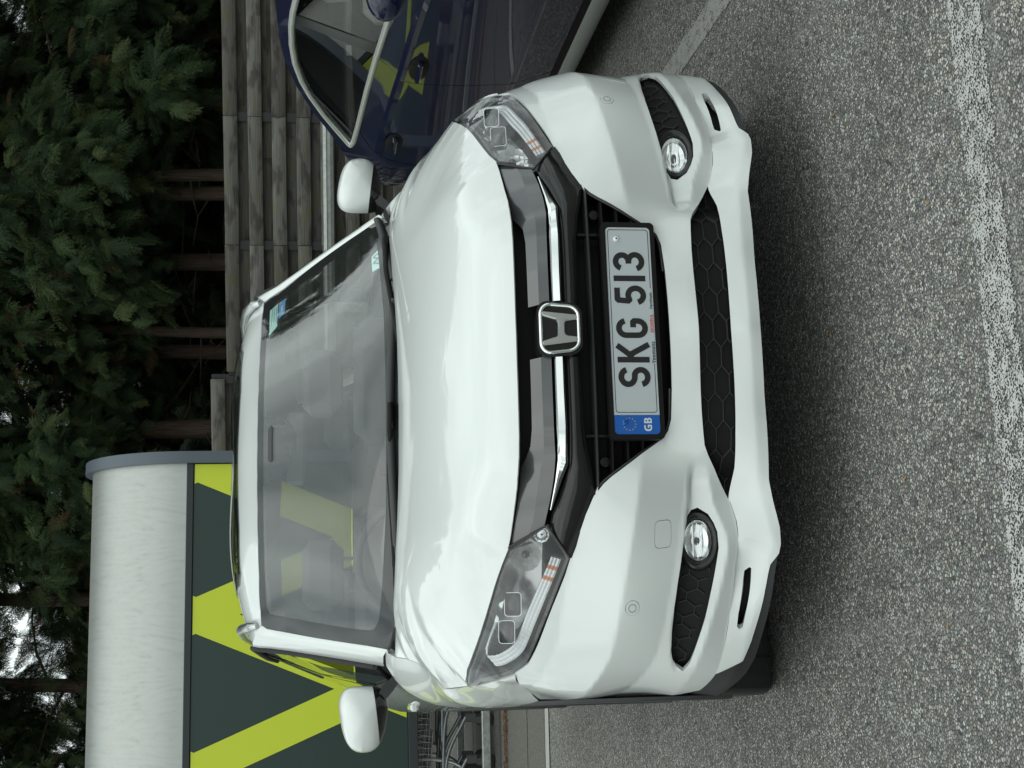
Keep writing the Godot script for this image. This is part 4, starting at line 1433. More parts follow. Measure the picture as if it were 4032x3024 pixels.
func build_body(car: Node3D):
	var mb: MB
	# ---- roof
	var pts := [[0, 1.572, -1.70], [0, 1.602, -1.9], [0, 1.618, -2.15], [0, 1.602, -2.75], [0, 1.54, -3.5], [.4, 1.560, -1.76], [.4, 1.604, -2.15], [.4, 1.588, -2.75], [.4, 1.527, -3.5], [.53, 1.560, -2.1], [.645, 1.52, -1.90], [.655, 1.505, -2.15], [.655, 1.495, -2.75], [.62, 1.44, -3.5], [.57, 1.545, -2.75], [.55, 1.49, -3.5], [.60, 1.53, -1.86]]
	pts.append_array(SCREEN_TOP)
	pts.append([.582, 1.493, -1.750])
	roofs = Surf.new(1, 0.6, pts, [0.0, 0.75, -3.65, -1.45], null, 2e-5)
	var half := abs_of(roofs, rev(SCREEN_TOP))
	half.append_array(abs_of(roofs, [[.582, 1.494, -1.752], [.615, 1.515, -1.83], [.645, 1.522, -1.90], [.655, 1.505, -2.15], [.655, 1.495, -2.75], [.625, 1.44, -3.5], [.3, 1.53, -3.56], [0, 1.538, -3.56]]))
	var sun := []
	for p in [[0, 1.58, -1.725], [.25, 1.58, -1.735], [.40, 1.575, -1.775], [.435, 1.575, -1.82], [.45, 1.58, -1.95], [.45, 1.59, -2.5], [.44, 1.58, -2.85], [0, 1.59, -2.9]]: sun.append([roofs.ab(v3(p)).x, p[2]])
	mb = MB.new()
	trimmed(mb, roofs, mirrored(half), [Geometry2D.offset_polygon(mirrored(sun), -0.012)[0]], 0.03, 0.0, 0.012)
	var roof := part("roof", mb.done(), M.white_paint, car)
	mb = MB.new()
	trimmed(mb, roofs, mirrored(sun), [], 0.03, 0.006, 0.010)
	part("sunroof", mb.done(), M.roof_glass, roof)
	for s in [1.0, -1.0]:
		# roof rail
		mb = MB.new()
		mb.tube([Vector3(.578 * s, 1.510, -1.765), Vector3(.579 * s, 1.532, -1.785), Vector3(.578 * s, 1.562, -1.88), Vector3(.575 * s, 1.578, -2.02), Vector3(.575 * s, 1.584, -2.4), Vector3(.570 * s, 1.572, -2.9), Vector3(.56 * s, 1.555, -3.3), Vector3(.555 * s, 1.51, -3.42)], [0.010, 0.016, 0.017, 0.017, 0.017, 0.017, 0.016, 0.010], 12)
		part("roof_rail", mb.done(), M.satin_metal, car)
		# windscreen pillar, rounded
		mb = MB.new()
		var rows := []
		for f in [0.0, 0.12, 0.3, 0.5, 0.72, 0.9, 1.0]:
			var r := []
			for i in SCREEN_SIDE.size():
				var a := v3(SCREEN_SIDE[i])
				var b := v3(PILLAR_OUT[i])
				var p := a.lerp(b, f) + Vector3(0.25, 0.5, 0.75).normalized() * 0.016 * (sin(PI * f) + 0.5 * sin(PI * minf(f * 2.0, 1.0)))
				r.append(Vector3(p.x * s, p.y, p.z))
			rows.append(r)
		mb.loft(rows, false, s < 0)
		part("windscreen_pillar", mb.done(), M.white_paint, car)
		# side panels: lofted strips between heights, split by shut lines
		var sect := func(z: float) -> Array:
			var f := clampf((z + 1.28) / -2.6, 0, 1)
			var tuck := sm((-3.55 - z) / 0.65) * 0.16
			return [Vector3((.850 - tuck) * s, .33 + 0.05 * tuck, z), Vector3((.868 - tuck) * s, .40, z), Vector3((.872 - tuck) * s, .55, z), Vector3((.870 + .006 * f - tuck) * s, .70, z), Vector3((.876 + .004 * f - tuck) * s, .84, z), Vector3((.868 + .006 * f - tuck) * s, .92, z), Vector3((.845 + .004 * f - tuck) * s, .985 + .02 * f, z), Vector3((.805 - tuck) * s, 1.04 + .05 * f, z), Vector3((.782 - tuck) * s, 1.062 + .06 * f, z)]
		for d in [["front_door", -1.282, -2.27], ["rear_door", -2.276, -3.12], ["rear_wing", -3.126, -4.18]]:
			rows = []
			for i in 15: rows.append(sect.call(lerpf(d[1], d[2], i / 14.0)))
			mb = MB.new()
			mb.loft(rows, false, s < 0)
			part(d[0], mb.done(), M.white_paint, car)
		# sill and arch cladding
		mb = MB.new()
		mb.loft([[Vector3(.853 * s, .34, -1.24), Vector3(.853 * s, .34, -3.05)], [Vector3(.872 * s, .30, -1.24), Vector3(.872 * s, .30, -3.05)], [Vector3(.862 * s, .20, -1.24), Vector3(.862 * s, .20, -3.05)], [Vector3(.76 * s, .19, -1.24), Vector3(.76 * s, .19, -3.05)]], true, s > 0)
		part("sill", mb.done(), M.cladding, car)
		for zc in [AXLE_Z, AXLE_Z - WHEELBASE]:
			rows = []
			for e in [[.345, .80], [.345, .872], [.352, .880], [.395, .878], [.402, .868]]:
				var r := []
				for k in 25:
					var t := lerpf(-0.36, PI + 0.30, k / 24.0)
					r.append(Vector3(e[1] * s, AXLE_Y + e[0] * sin(t), zc - e[0] * cos(t)))
				rows.append(r)
			mb = MB.new()
			mb.loft(rows, false, s > 0)
			part("arch_trim", mb.done(), M.cladding, car)
			# inner arch liner
			mb = MB.new()
			rows = []
			for x in [.86, .56]:
				var r := []
				for k in 17:
					var t := PI * k / 16.0
					r.append(Vector3(x * s, AXLE_Y + .36 * sin(t), zc + .36 * cos(t)))
				rows.append(r)
			mb.loft(rows)
			part("arch_liner", mb.done(), M.plastic_black, car)
		# glasshouse: side glass, black pillars, gasket
		var belt := func(z: float) -> Vector3:
			var f := clampf((z + 1.28) / -2.6, 0, 1)
			return Vector3(.786 * s, 1.06 + .06 * f, z)
		var rail := func(z: float) -> Vector3:
			var f := clampf((z + 1.9) / -1.6, 0, 1)
			return Vector3((.655 - .03 * f * f) * s, 1.505 - .055 * f * f, z)
		mb = MB.new()
		rows = [[], []]
		for i in PILLAR_OUT.size():
			rows[0].append(Vector3((PILLAR_OUT[i][0] - 0.004) * s, PILLAR_OUT[i][1], PILLAR_OUT[i][2]))
			rows[1].append(belt.call(lerpf(-1.42, -2.24, float(i) / 9)).lerp(rail.call(lerpf(-1.42, -2.24, float(i) / 9)), float(i) / 9))
		var fr := [PILLAR_OUT[0]]
		var q0: Array = [belt.call(-1.34), belt.call(-1.8), belt.call(-2.20)]
		var q1: Array = [Vector3(.640 * s, 1.515, -1.89), rail.call(-2.05), rail.call(-2.20)]
		mb.loft([q0.map(func(p): return p - Vector3(.006 * s, 0, 0)), [0, 1, 2].map(func(i): return q0[i].lerp(q1[i], 0.5) + Vector3(.012 * s, 0, 0)), q1.map(func(p): return p - Vector3(.004 * s, .004, 0))], false, s > 0)
		part("side_window", mb.done(), M.side_glass, car)
		mb = MB.new()
		mb.loft([[belt.call(-2.30), belt.call(-3.0), belt.call(-3.35)], [belt.call(-2.30).lerp(rail.call(-2.30), .5) + Vector3(.012 * s, 0, 0), belt.call(-3.0).lerp(rail.call(-2.95), .5) + Vector3(.012 * s, 0, 0), belt.call(-3.3).lerp(rail.call(-3.1), .5)], [rail.call(-2.30), rail.call(-2.9), rail.call(-3.1)]], false, s > 0)
		part("side_window", mb.done(), M.dark_glass, car)
		mb = MB.new()
		mb.loft([[belt.call(-2.19), belt.call(-2.31)], [belt.call(-2.19).lerp(rail.call(-2.19), .5) + Vector3(.014 * s, 0, 0), belt.call(-2.31).lerp(rail.call(-2.31), .5) + Vector3(.014 * s, 0, 0)], [rail.call(-2.19), rail.call(-2.31)]], false, s > 0)
		part("door_pillar", mb.done(), M.gloss_black, car)
		mb = MB.new()
		mb.loft([[belt.call(-3.33), belt.call(-3.9)], [rail.call(-3.08), Vector3(.60 * s, 1.42, -3.6)]], false, s > 0)
		part("rear_pillar", mb.done(), M.white_paint, car)
		# gasket round the door glass and along the waist
		mb = MB.new()
		var gp := []
		for i in range(1, PILLAR_OUT.size()): gp.append(Vector3((PILLAR_OUT[i][0] + 0.005) * s, PILLAR_OUT[i][1], PILLAR_OUT[i][2] - 0.012))
		gp.append_array([rail.call(-2.05) + Vector3(.006 * s, 0, 0), rail.call(-2.5) + Vector3(.006 * s, 0, 0), rail.call(-3.05) + Vector3(.006 * s, 0, 0)])
		mb.tube(gp, 0.010, 8)
		mb.tube([Vector3((PILLAR_OUT[1][0] + .005) * s, PILLAR_OUT[1][1], PILLAR_OUT[1][2]), belt.call(-1.40), belt.call(-2.2), belt.call(-3.3)], 0.009, 8)
		part("window_gasket", mb.done(), M.rubber, car)
		# door handle
		mb = MB.new()
		mb.cbox(Vector3(-.008, -.015, -.09), Vector3(.022, .015, .09), 0.008, Transform3D(Basis(), Vector3(.872 * s, .955, -2.12)))
		part("door_handle", mb.done(), M.white_paint, car)
		# ---- mirror
		build_mirror(car, s)
	# ---- rear end
	mb = MB.new()
	mb.loft(both([[[0, 1.13, -4.02], [.5, 1.13, -4.0], [.70, 1.12, -3.92]], [[0, 1.0, -4.16], [.5, 1.0, -4.14], [.72, .98, -4.05]], [[0, .60, -4.20], [.5, .60, -4.18], [.74, .60, -4.10]], [[0, .30, -4.22], [.5, .30, -4.2], [.74, .32, -4.1]]]), false, true)
	part("tailgate", mb.done(), M.white_paint, car)
	mb = MB.new()
	mb.loft(both([[[0, 1.53, -3.565], [.4, 1.515, -3.565], [.585, 1.43, -3.56]], [[0, 1.34, -3.85], [.4, 1.33, -3.84], [.64, 1.27, -3.76]], [[0, 1.135, -4.015], [.4, 1.13, -4.0], [.69, 1.13, -3.92]]]), false, true)
	part("rear_window", mb.done(), M.privacy_glass, car)

func build_mirror(car: Node3D, s: float):
	var c := Vector3(.902, 1.153, -1.405)
	var h := Vector3(.104, .079, .105)
	var shape := func(u: float, v: float) -> Vector3:
		# boxy shell, deepest in the middle, flat at the back; the outer end is lower and narrower
		var cu := cos(u)
		var su := sin(u)
		var p := Vector3(signf(cu) * pow(absf(cu), 0.62), signf(su) * pow(absf(su), 0.62), 0.0) * sin(v)
		p.z = pow(maxf(cos(v), 0.0), 0.75)
		var q := Vector3(p.x * h.x, p.y * h.y, p.z * h.z)
		var out := (p.x + 1.0) * 0.5
		q.y *= lerpf(1.0, 0.80, out * out)
		q.y += lerpf(0.012, -0.006, out) if p.y > 0 else lerpf(-0.002, 0.012, out)
		q.z -= 0.05 * out * out
		return Vector3((c.x + q.x) * s, c.y + q.y, c.z + q.z)
	var nu := 48
	var nv := 14
	var mbs := [MB.new(), MB.new()]
	for i in nu:
		for j in nv:
			var u0 := TAU * i / nu
			var u1 := TAU * (i + 1) / nu
			var v0 := maxf(PI / 2 * j / nv, 0.0005)
			var v1 := PI / 2 * (j + 1) / nv
			var p := [shape.call(u0, v0), shape.call(u1, v0), shape.call(u1, v1), shape.call(u0, v1)]
			var n := []
			for e in [[u0, v0], [u1, v0], [u1, v1], [u0, v1]]:
				var vv := clampf(e[1], 0.03, PI / 2 - 0.02)
				var a: Vector3 = shape.call(e[0] + 0.02, vv) - shape.call(e[0] - 0.02, vv)
				var b: Vector3 = shape.call(e[0], vv + 0.015) - shape.call(e[0], vv - 0.015)
				var m := a.cross(b).normalized()
				if m.dot(p[0] - Vector3(c.x * s, c.y, c.z - 0.05)) < 0: m = -m
				n.append(m)
			# split along a straight line: white cap above, black shell below
			for k in 2:
				var sg := -1.0 if k else 1.0
				var op := []
				var on := []
				for q in 4:
					var q2 := (q + 1) % 4
					var d0: float = sg * (p[q].y - (1.116 - 0.12 * (absf(p[q].x) - 0.912)))
					var d1: float = sg * (p[q2].y - (1.116 - 0.12 * (absf(p[q2].x) - 0.912)))
					if d0 >= 0:
						op.append(p[q])
						on.append(n[q])
					if (d0 >= 0) != (d1 >= 0):
						op.append(p[q].lerp(p[q2], d0 / (d0 - d1)))
						on.append(n[q].lerp(n[q2], d0 / (d0 - d1)).normalized())
				for q in range(1, op.size() - 1): mbs[k].tri(op[0], op[q], op[q + 1], on[0], on[q], on[q + 1])
	var mir := part("door_mirror", mbs[0].done(), M.white_paint, car)
	part("lower_shell", mbs[1].done(), M.gloss_black, mir)
	var mb := MB.new()
	mb.cbox(Vector3(-.076, -.056, -.012), Vector3(.072, .060, .0), 0.01, Transform3D(Basis(Vector3.UP, 0.25 * s), Vector3((c.x - .004) * s, c.y, c.z - .018)))
	part("mirror_back", mb.done(), M.plastic_black, mir)
	mb = MB.new()
	mb.loft([[Vector3(.770 * s, 1.065, -1.31), Vector3(.772 * s, 1.06, -1.44)], [Vector3(.800 * s, 1.10, -1.325), Vector3(.800 * s, 1.10, -1.43)], [Vector3(.838 * s, 1.118, -1.345), Vector3(.838 * s, 1.118, -1.42)], [Vector3(.850 * s, 1.095, -1.35), Vector3(.850 * s, 1.095, -1.42)], [Vector3(.815 * s, 1.065, -1.33), Vector3(.815 * s, 1.065, -1.43)], [Vector3(.785 * s, 1.045, -1.315), Vector3(.785 * s, 1.045, -1.44)]], false, s < 0)
	mb.loft([[Vector3(.770 * s, 1.065, -1.31), Vector3(.800 * s, 1.10, -1.325), Vector3(.838 * s, 1.118, -1.345)], [Vector3(.785 * s, 1.045, -1.315), Vector3(.815 * s, 1.065, -1.33), Vector3(.850 * s, 1.095, -1.35)]], false, s < 0)
	part("mirror_foot", mb.done(), M.gloss_black, mir)

func build_wheels(car: Node3D):
	for z in [AXLE_Z, AXLE_Z - WHEELBASE]:
		for s in [1.0, -1.0]:
			var t := Transform3D(Basis(Vector3(0, 0, s), Vector3(s, 0, 0), Vector3(0, 1, 0)), Vector3(.762 * s, AXLE_Y, z))
			var mb := MB.new()
			mb.lathe([[.215, -.095], [.27, -.108], [.305, -.106], [.322, -.098], [.330, -.085], [.332, -.05], [.332, .05], [.330, .085], [.322, .098], [.305, .106], [.27, .108], [.222, .098], [.215, .09]], t, 60)
			# tread: raised blocks beside three grooves
			for k in 60:
				var a := TAU * k / 60
				for y in [[-.090, -.052], [-.044, -.006], [.006, .044], [.052, .090]]:
					var b := Transform3D(Basis(Vector3(cos(a), 0, sin(a)), Vector3(0, 1, 0), Vector3(-sin(a), 0, cos(a))), Vector3.ZERO)
					mb.box(Vector3(.325, y[0], -.0145), Vector3(.3345 - (.004 if absf(y[0] + y[1]) > .1 else 0.0), y[1], .0145), t * b)
			var w := part("wheel", mb.done(), M.tyre, car)
			mb = MB.new()
			mb.lathe([[.0, .05], [.05, .055], [.06, .045], [.2, .03], [.205, .085], [.216, .092], [.218, .08], [.2, -.08]], t, 40)
			for k in 5:
				var a := TAU * k / 5
				mb.cbox(Vector3(.03, .035, -.035), Vector3(.205, .078, .035), .012, t * Transform3D(Basis(Vector3.UP, a), Vector3.ZERO))
			part("rim", mb.done(), M.satin_metal, w)

# ---------------------------------------------------------------- ground
var chip_value: Image
var chip_edge: Image

func asphalt_images():
	# broken stone in bitumen: one tone for each chip, dark joints between them
	var n := FastNoiseLite.new()
	n.seed = 5
	n.noise_type = FastNoiseLite.TYPE_CELLULAR
	n.frequency = 0.125
	n.cellular_jitter = 1.0
	n.cellular_distance_function = FastNoiseLite.DISTANCE_EUCLIDEAN
	n.fractal_type = FastNoiseLite.FRACTAL_NONE
	n.cellular_return_type = FastNoiseLite.RETURN_CELL_VALUE
	chip_value = n.get_seamless_image(1536, 1536, false, false, 0.08, true)
	n.cellular_return_type = FastNoiseLite.RETURN_DISTANCE2_SUB
	chip_edge = n.get_seamless_image(1536, 1536, false, false, 0.08, true)

func stone_tex(dark: Color, light: Color, pale: Color, share: float, seed_: int) -> ImageTexture:
	var v := chip_value.get_data()
	var e := chip_edge.get_data()
	var out := PackedByteArray()
	out.resize(1536 * 1536 * 3)
	var lut := []
	for i in 256:
		var t := i / 255.0
		lut.append(pow(t, 1.6))
	var r := RandomNumberGenerator.new()
	r.seed = seed_
	var tint := []
	for i in 256: tint.append(Vector3(r.randf_range(0.92, 1.10), r.randf_range(0.95, 1.03), r.randf_range(0.88, 1.06)))
	for i in 1536 * 1536:
		var val: float = lut[v[i]]
		var k := clampf((e[i] - 22.0) / 46.0, 0, 1)
		var c := light.lerp(pale, clampf((val - share) / (1.0 - share), 0, 1)) if val > share else dark.lerp(light, val / share)
		var tn: Vector3 = tint[v[i]]
		var jr := dark.r * 0.32
		out[i * 3] = int(255.0 * pow(lerpf(jr, c.r * tn.x, k), 0.4545))
		out[i * 3 + 1] = int(255.0 * pow(lerpf(dark.g * 0.32, c.g * tn.y, k), 0.4545))
		out[i * 3 + 2] = int(255.0 * pow(lerpf(dark.b * 0.32, c.b * tn.z, k), 0.4545))
	return tex(Image.create_from_data(1536, 1536, false, Image.FORMAT_RGB8, out))

func paint_tex(seed_: int, wear: float) -> ImageTexture:
	# road paint left on the tops of the chips: flecks, ragged towards the edges of the line
	var w := 1024
	var h := 160
	var n := noise(seed_, 0.02, 4)
	var n2 := noise(seed_ + 3, 0.16, 2)
	var img := Image.create(w, h, false, Image.FORMAT_RGBA8)
	for y in h:
		var side := minf(y, h - 1 - y) / (h * 0.5)
		for x in w:
			var u := TAU * x / w
			var a := n.get_noise_3d(cos(u) * w / TAU, sin(u) * w / TAU, y) * 0.5 + 0.5
			var b := n2.get_noise_3d(cos(u) * w / TAU, sin(u) * w / TAU, y) * 0.5 + 0.5
			var cover := a * 0.55 + b * 0.75 + minf(side * 2.2, 0.35) - wear
			var t := 0.33 + 0.14 * b
			var c := Color(t, t * 1.0, t * 0.96).linear_to_srgb()
			c.a = 1.0 if cover > 0.5 else 0.0
			img.set_pixel(x, y, c)
	return tex(img)

func sheet(called: String, pts: Array, y: float, mt: Material, uv_scale := 1.0):
	# a thin flat sheet on the ground; pts = [x, z] round its outline, uv in metres
	var st := SurfaceTool.new()
	st.begin(Mesh.PRIMITIVE_TRIANGLES)
	var poly := PackedVector2Array()
	for p in pts: poly.append(Vector2(p[0], p[1]))
	var t := Geometry2D.triangulate_polygon(poly)
	for k in range(0, t.size(), 3):
		var q := [poly[t[k]], poly[t[k + 1]], poly[t[k + 2]]]
		if (q[1] - q[0]).cross(q[2] - q[0]) < 0: q = [q[0], q[2], q[1]]
		for p in q:
			st.set_normal(Vector3.UP)
			st.set_uv(p * uv_scale)
			st.set_uv2(p * 0.083)
			st.add_vertex(Vector3(p.x, y, p.y))
	return structure(called, st.commit(), mt)

func stripe(called: String, a: Vector2, b: Vector2, width: float, y: float, mt: Material):
	var d := (b - a).normalized()
	var s := Vector2(-d.y, d.x) * width * 0.5
	var l := (b - a).length()
	var st := SurfaceTool.new()
	st.begin(Mesh.PRIMITIVE_TRIANGLES)
	var n := maxi(1, int(l / 1.5))
	for k in n:
		var p := a.lerp(b, float(k) / n)
		var q := a.lerp(b, float(k + 1) / n)
		for e in [[p - s, k, 0], [q - s, k + 1, 0], [q + s, k + 1, 1], [p - s, k, 0], [q + s, k + 1, 1], [p + s, k, 1]]:
			st.set_normal(Vector3.UP)
			st.set_uv(Vector2(e[1] * l / n / 1.1, e[2]))
			st.add_vertex(Vector3(e[0].x, y, e[0].y))
	return structure(called, st.commit(), mt)

func build_ground():
	asphalt_images()
	var m := mat("asphalt", Color.WHITE, 0.88, 0.0, 0.4)
	m.albedo_texture = stone_tex(Color(.145, .146, .14), Color(.37, .373, .357), Color(.56, .56, .53), 0.66, 4)
	m.heightmap_enabled = true
	m.heightmap_texture = tex(chip_edge)
	m.heightmap_scale = 0.25
	m.detail_enabled = true
	m.detail_blend_mode = BaseMaterial3D.BLEND_MODE_MUL
	m.detail_uv_layer = BaseMaterial3D.DETAIL_UV_2
	m.detail_albedo = ramp_tex(31, 384, 384, 0.022, [[0.25, Color(.74, .74, .73)], [0.5, Color(.93, .93, .92)], [0.8, Color(1, 1, .99)]], 5)
	m.resource_name = "asphalt"
	sheet("ground", [[-90, -90], [90, -90], [90, 60], [-90, 60]], 0.0, m, 0.62)
	var f := mat("paving", Color.WHITE, 0.9)
	f.albedo_texture = stone_tex(Color(.13, .124, .115), Color(.22, .212, .198), Color(.33, .32, .295), 0.8, 9)
	f.heightmap_enabled = true
	f.heightmap_texture = tex(chip_edge)
	f.heightmap_scale = 0.12
	var k := 0.075
	sheet("pavement", [[-14, -5.13 - k * 13], [9, -5.13 + k * 10], [9, -5.83 + k * 10], [-14, -5.83 - k * 13]], 0.004, f, 1.1)
	sheet("pavement", [[-14, -5.838 - k * 13], [9, -5.838 + k * 10], [9, -9.8 + k * 10], [-14, -9.8 - k * 13]], 0.006, f, 1.1)
	var p1 := mat("worn_paint", Color.WHITE, 0.8)
	p1.albedo_texture = paint_tex(3, 0.52)
	p1.transparency = BaseMaterial3D.TRANSPARENCY_ALPHA_SCISSOR
	var p2 := mat("good_paint", Color(.9, .9, .9), 0.8)
	p2.albedo_texture = paint_tex(8, 0.10)
	p2.transparency = BaseMaterial3D.TRANSPARENCY_ALPHA_SCISSOR
	var p3 := mat("faint_paint", Color(.72, .72, .72), 0.8)
	p3.albedo_texture = paint_tex(14, 0.36)
	p3.transparency = BaseMaterial3D.TRANSPARENCY_ALPHA_SCISSOR
	stripe("road_marking", Vector2(-6, 0.80), Vector2(7, 0.755), 0.15, 0.004, p1)
	stripe("road_marking", Vector2(1.205, 0.75), Vector2(1.70, -5.0), 0.11, 0.004, p3)
	stripe("road_marking", Vector2(-14, -5.03 - k * 13), Vector2(9, -5.03 + k * 10), 0.14, 0.006, p2)
	# dead needles and rust swept against the foot of the trolley bay
	var r := RandomNumberGenerator.new()
	r.seed = 77
	var mm := MultiMesh.new()
	mm.transform_format = MultiMesh.TRANSFORM_3D
	mm.use_colors = true
	var bits := MB.new()
	bits.tri(Vector3(0, 0, 0), Vector3(.02, .004, .003), Vector3(.022, .001, -.003))
	bits.tri(Vector3(0, 0.001, 0), Vector3(.004, .003, .012), Vector3(-.003, .006, .010))
	mm.mesh = bits.done()
	mm.instance_count = 5200
	for i in 5200:
		var x := r.randf_range(-5.0, 2.2)
		var z := -6.84 + k * (x + 1) + r.randfn(0.0, 0.05)
		mm.set_instance_transform(i, Transform3D(Basis(Vector3.UP, r.randf() * TAU).rotated(Vector3.RIGHT, r.randf_range(-0.4, 0.4)) * r.randf_range(0.6, 1.6), Vector3(x, 0.008 + r.randf() * 0.012, z)))
		mm.set_instance_color(i, Color(.20, .085, .03).lerp(Color(.09, .055, .03), r.randf()))
	var lm := mat("litter", Color.WHITE, 0.9)
	lm.vertex_color_use_as_albedo = true
	var li := MultiMeshInstance3D.new()
	li.name = "leaf_litter"
	li.multimesh = mm
	li.material_override = lm
	li.set_meta("kind", "stuff")
	li.set_meta("label", "rusty brown needle litter along the foot of the trolley bay")
	li.set_meta("category", "litter")
	add_child(li)
	# a few small dropped leaves near the white car
	lm = mat("dry_leaf", Color(.30, .17, .07), 0.8)
	for q in [[-.42, .27], [.14, .52], [.02, -.1], [-.75, .42], [.55, .05]]:
		var mb := MB.new()
		mb.loft([[Vector3(-.008, 0, 0), Vector3(-.002, .004, -.004), Vector3(.008, .002, 0)], [Vector3(-.008, 0, 0.001), Vector3(0, .001, .0), Vector3(.008, .002, 0.001)], [Vector3(-.007, 0, .001), Vector3(0, .005, .005), Vector3(.008, .002, .001)]])
		var lf := part("fallen_leaf", mb.done(), lm, self)
		lf.position = Vector3(q[0], 0.003, q[1])
		lf.rotation.y = q[0] * 9.0
		lf.set_meta("label", "tiny dry orange leaf lying on the asphalt near the white car")
		lf.set_meta("category", "leaf")
		lf.set_meta("group", "tiny leaves on the asphalt")

# ---------------------------------------------------------------- trolley shelter
func build_shelter():
	var steel := mat("blue_gray_steel", Color(.085, .105, .125), 0.45, 0.3)
	var dark := mat("dark_steel", Color(.020, .025, .028), 0.5)
	var green := mat("panel_green", Color(.014, .034, .028), 0.38)
	var lime := mat("panel_lime", Color(.57, .66, .03), 0.42)
	var galv := mat("galvanised", Color(.42, .44, .43), 0.42, 0.75)
	galv.uv1_triplanar = true
	galv.uv1_scale = Vector3(1.2, 1.2, 1.2)
	galv.albedo_texture = ramp_tex(41, 512, 512, 0.035, [[0.2, Color(.62, .62, .60)], [0.5, Color(.86, .87, .85)], [0.8, Color(1, 1, .98)]], 5, Vector2(1, 1))
	var roofm := mat("roof_sheet", Color(.40, .415, .405), 0.42, 0.7)
	roofm.uv1_triplanar = true
	roofm.uv1_scale = Vector3(1.1, .8, .8)
	roofm.albedo_texture = ramp_tex(44, 512, 512, 0.03, [[0.15, Color(.80, .79, .77)], [0.42, Color(.93, .93, .91)], [0.8, Color(1, 1, .98)]], 6, Vector2(1.6, 0.8))
	var sh := thing("trolley_shelter", "trolley shelter with curved metal roof and dark green panel zigzagged in lime", "shelter", Vector3(1.0, 0, -7.2), -0.05)
	var L := -5.2
	var R := 0.84
	var mb := MB.new()
	# barrel roof
	var rows := []
	for k in 25:
		var a := PI * k / 24.0
		rows.append([Vector3(-0.03, 2.24 + 0.80 * sin(a), -R + R * cos(a)), Vector3(L, 2.24 + 0.80 * sin(a), -R + R * cos(a))])
	mb.loft(rows, false)
	rows = []
	for k in 25:
		var a := PI * k / 24.0
		rows.append([Vector3(-0.03, 2.236 + 0.795 * sin(a), -R + (R - .006) * cos(a)), Vector3(L, 2.236 + 0.795 * sin(a), -R + (R - .006) * cos(a))])
	mb.loft(rows, false, true)
	var roof := part("roof_sheet", mb.done(), roofm, sh)
	# end hoops: a flat rolled bar from ground to ground
	for x in [0.0, L]:
		mb = MB.new()
		var outer := []
		var inner := []
		for q in [[0.0, 0.02], [2.24, 0.02]]:
			outer.append(Vector2(q[1] + .035, q[0]))
			inner.append(Vector2(q[1] - .035, q[0]))
		for k in range(1, 25):
			var a := PI * k / 24.0
			outer.append(Vector2(-R + (R + .055) * cos(a), 2.24 + .855 * sin(a)))
			inner.append(Vector2(-R + (R - .015) * cos(a), 2.24 + .785 * sin(a)))
		outer.append(Vector2(-2 * R - .055, 0))
		inner.append(Vector2(-2 * R + .015, 0))
		var w := 0.085 if x == 0.0 or x == L else 0.05
		for sgn in [0.0, 1.0]: pass
		var r4 := [[], [], [], [], []]
		for i in outer.size():
			r4[0].append(Vector3(x + w * .5, outer[i].y, outer[i].x))
			r4[1].append(Vector3(x - w * .5, outer[i].y, outer[i].x))
			r4[2].append(Vector3(x - w * .5, inner[i].y, inner[i].x))
			r4[3].append(Vector3(x + w * .5, inner[i].y, inner[i].x))
			r4[4].append(Vector3(x + w * .5, outer[i].y, outer[i].x))
		mb.loft(r4, true, true)
		part("hoop", mb.done(), steel, sh)
	# side panels with the printed zigzag, front and back
	for e in [[0.0, 1.0], [-2.0 * R, -1.0]]:
		mb = MB.new()
		mb.cbox(Vector3(L + .04, .665, e[0] - .010), Vector3(-.045, 2.205, e[0] + .010), .003)
		var pn := part("side_panel", mb.done(), green, sh)
		var rect := PackedVector2Array([Vector2(L + .05, .675), Vector2(-.05, .675), Vector2(-.05, 2.198), Vector2(L + .05, 2.198)])
		var legs := []
		for k in range(-1, 6):
			var ax := -1.14 - 1.087 * k
			for d in [1.0, -1.0]:
				var leg := PackedVector2Array()
				for q in [[.12, 2.2], [-.14, 2.2], [-.14 + .42 * 1.7, .5], [.12 + .42 * 1.7, .5]]: leg.append(Vector2(ax + d * q[0], q[1]))
				for piece in Geometry2D.intersect_polygons(leg, rect):
					if not Geometry2D.is_polygon_clockwise(piece): legs.append(piece)
					else:
						piece.reverse()
						legs.append(piece)
		var i := 0
		while i < legs.size():
			var j := i + 1
			while j < legs.size():
				var u := Geometry2D.merge_polygons(legs[i], legs[j])
				var outs := u.filter(func(p): return not Geometry2D.is_polygon_clockwise(p))
				if outs.size() == 1 and u.size() == 1:
					legs[i] = outs[0]
					legs.remove_at(j)
					j = i + 1
				else: j += 1
			i += 1
		for lg in legs:
			mb = MB.new()
			if e[1] > 0: mb.prism(lg, e[0] + .010, e[0] + .0125)
			else: mb.prism(lg, e[0] - .0125, e[0] - .010)
			part("zigzag_stripe", mb.done(), lime, pn)
		mb = MB.new()
		mb.cbox(Vector3(L + .03, 2.205, e[0] - .025), Vector3(-.04, 2.255, e[0] + .022), .004)
		part("top_rail", mb.done(), dark, sh)
		mb = MB.new()
		mb.cbox(Vector3(L + .03, .595, e[0] - .025), Vector3(-.04, .663, e[0] + .025), .004)
		part("bottom_rail", mb.done(), dark, sh)
		# low galvanised bumper rail
		mb = MB.new()
		mb.cbox(Vector3(L, .085, e[0] + (.10 if e[1] > 0 else -.16)), Vector3(.05, .145, e[0] + (.16 if e[1] > 0 else -.10)), .005)
		part("bumper_rail", mb.done(), galv, sh)
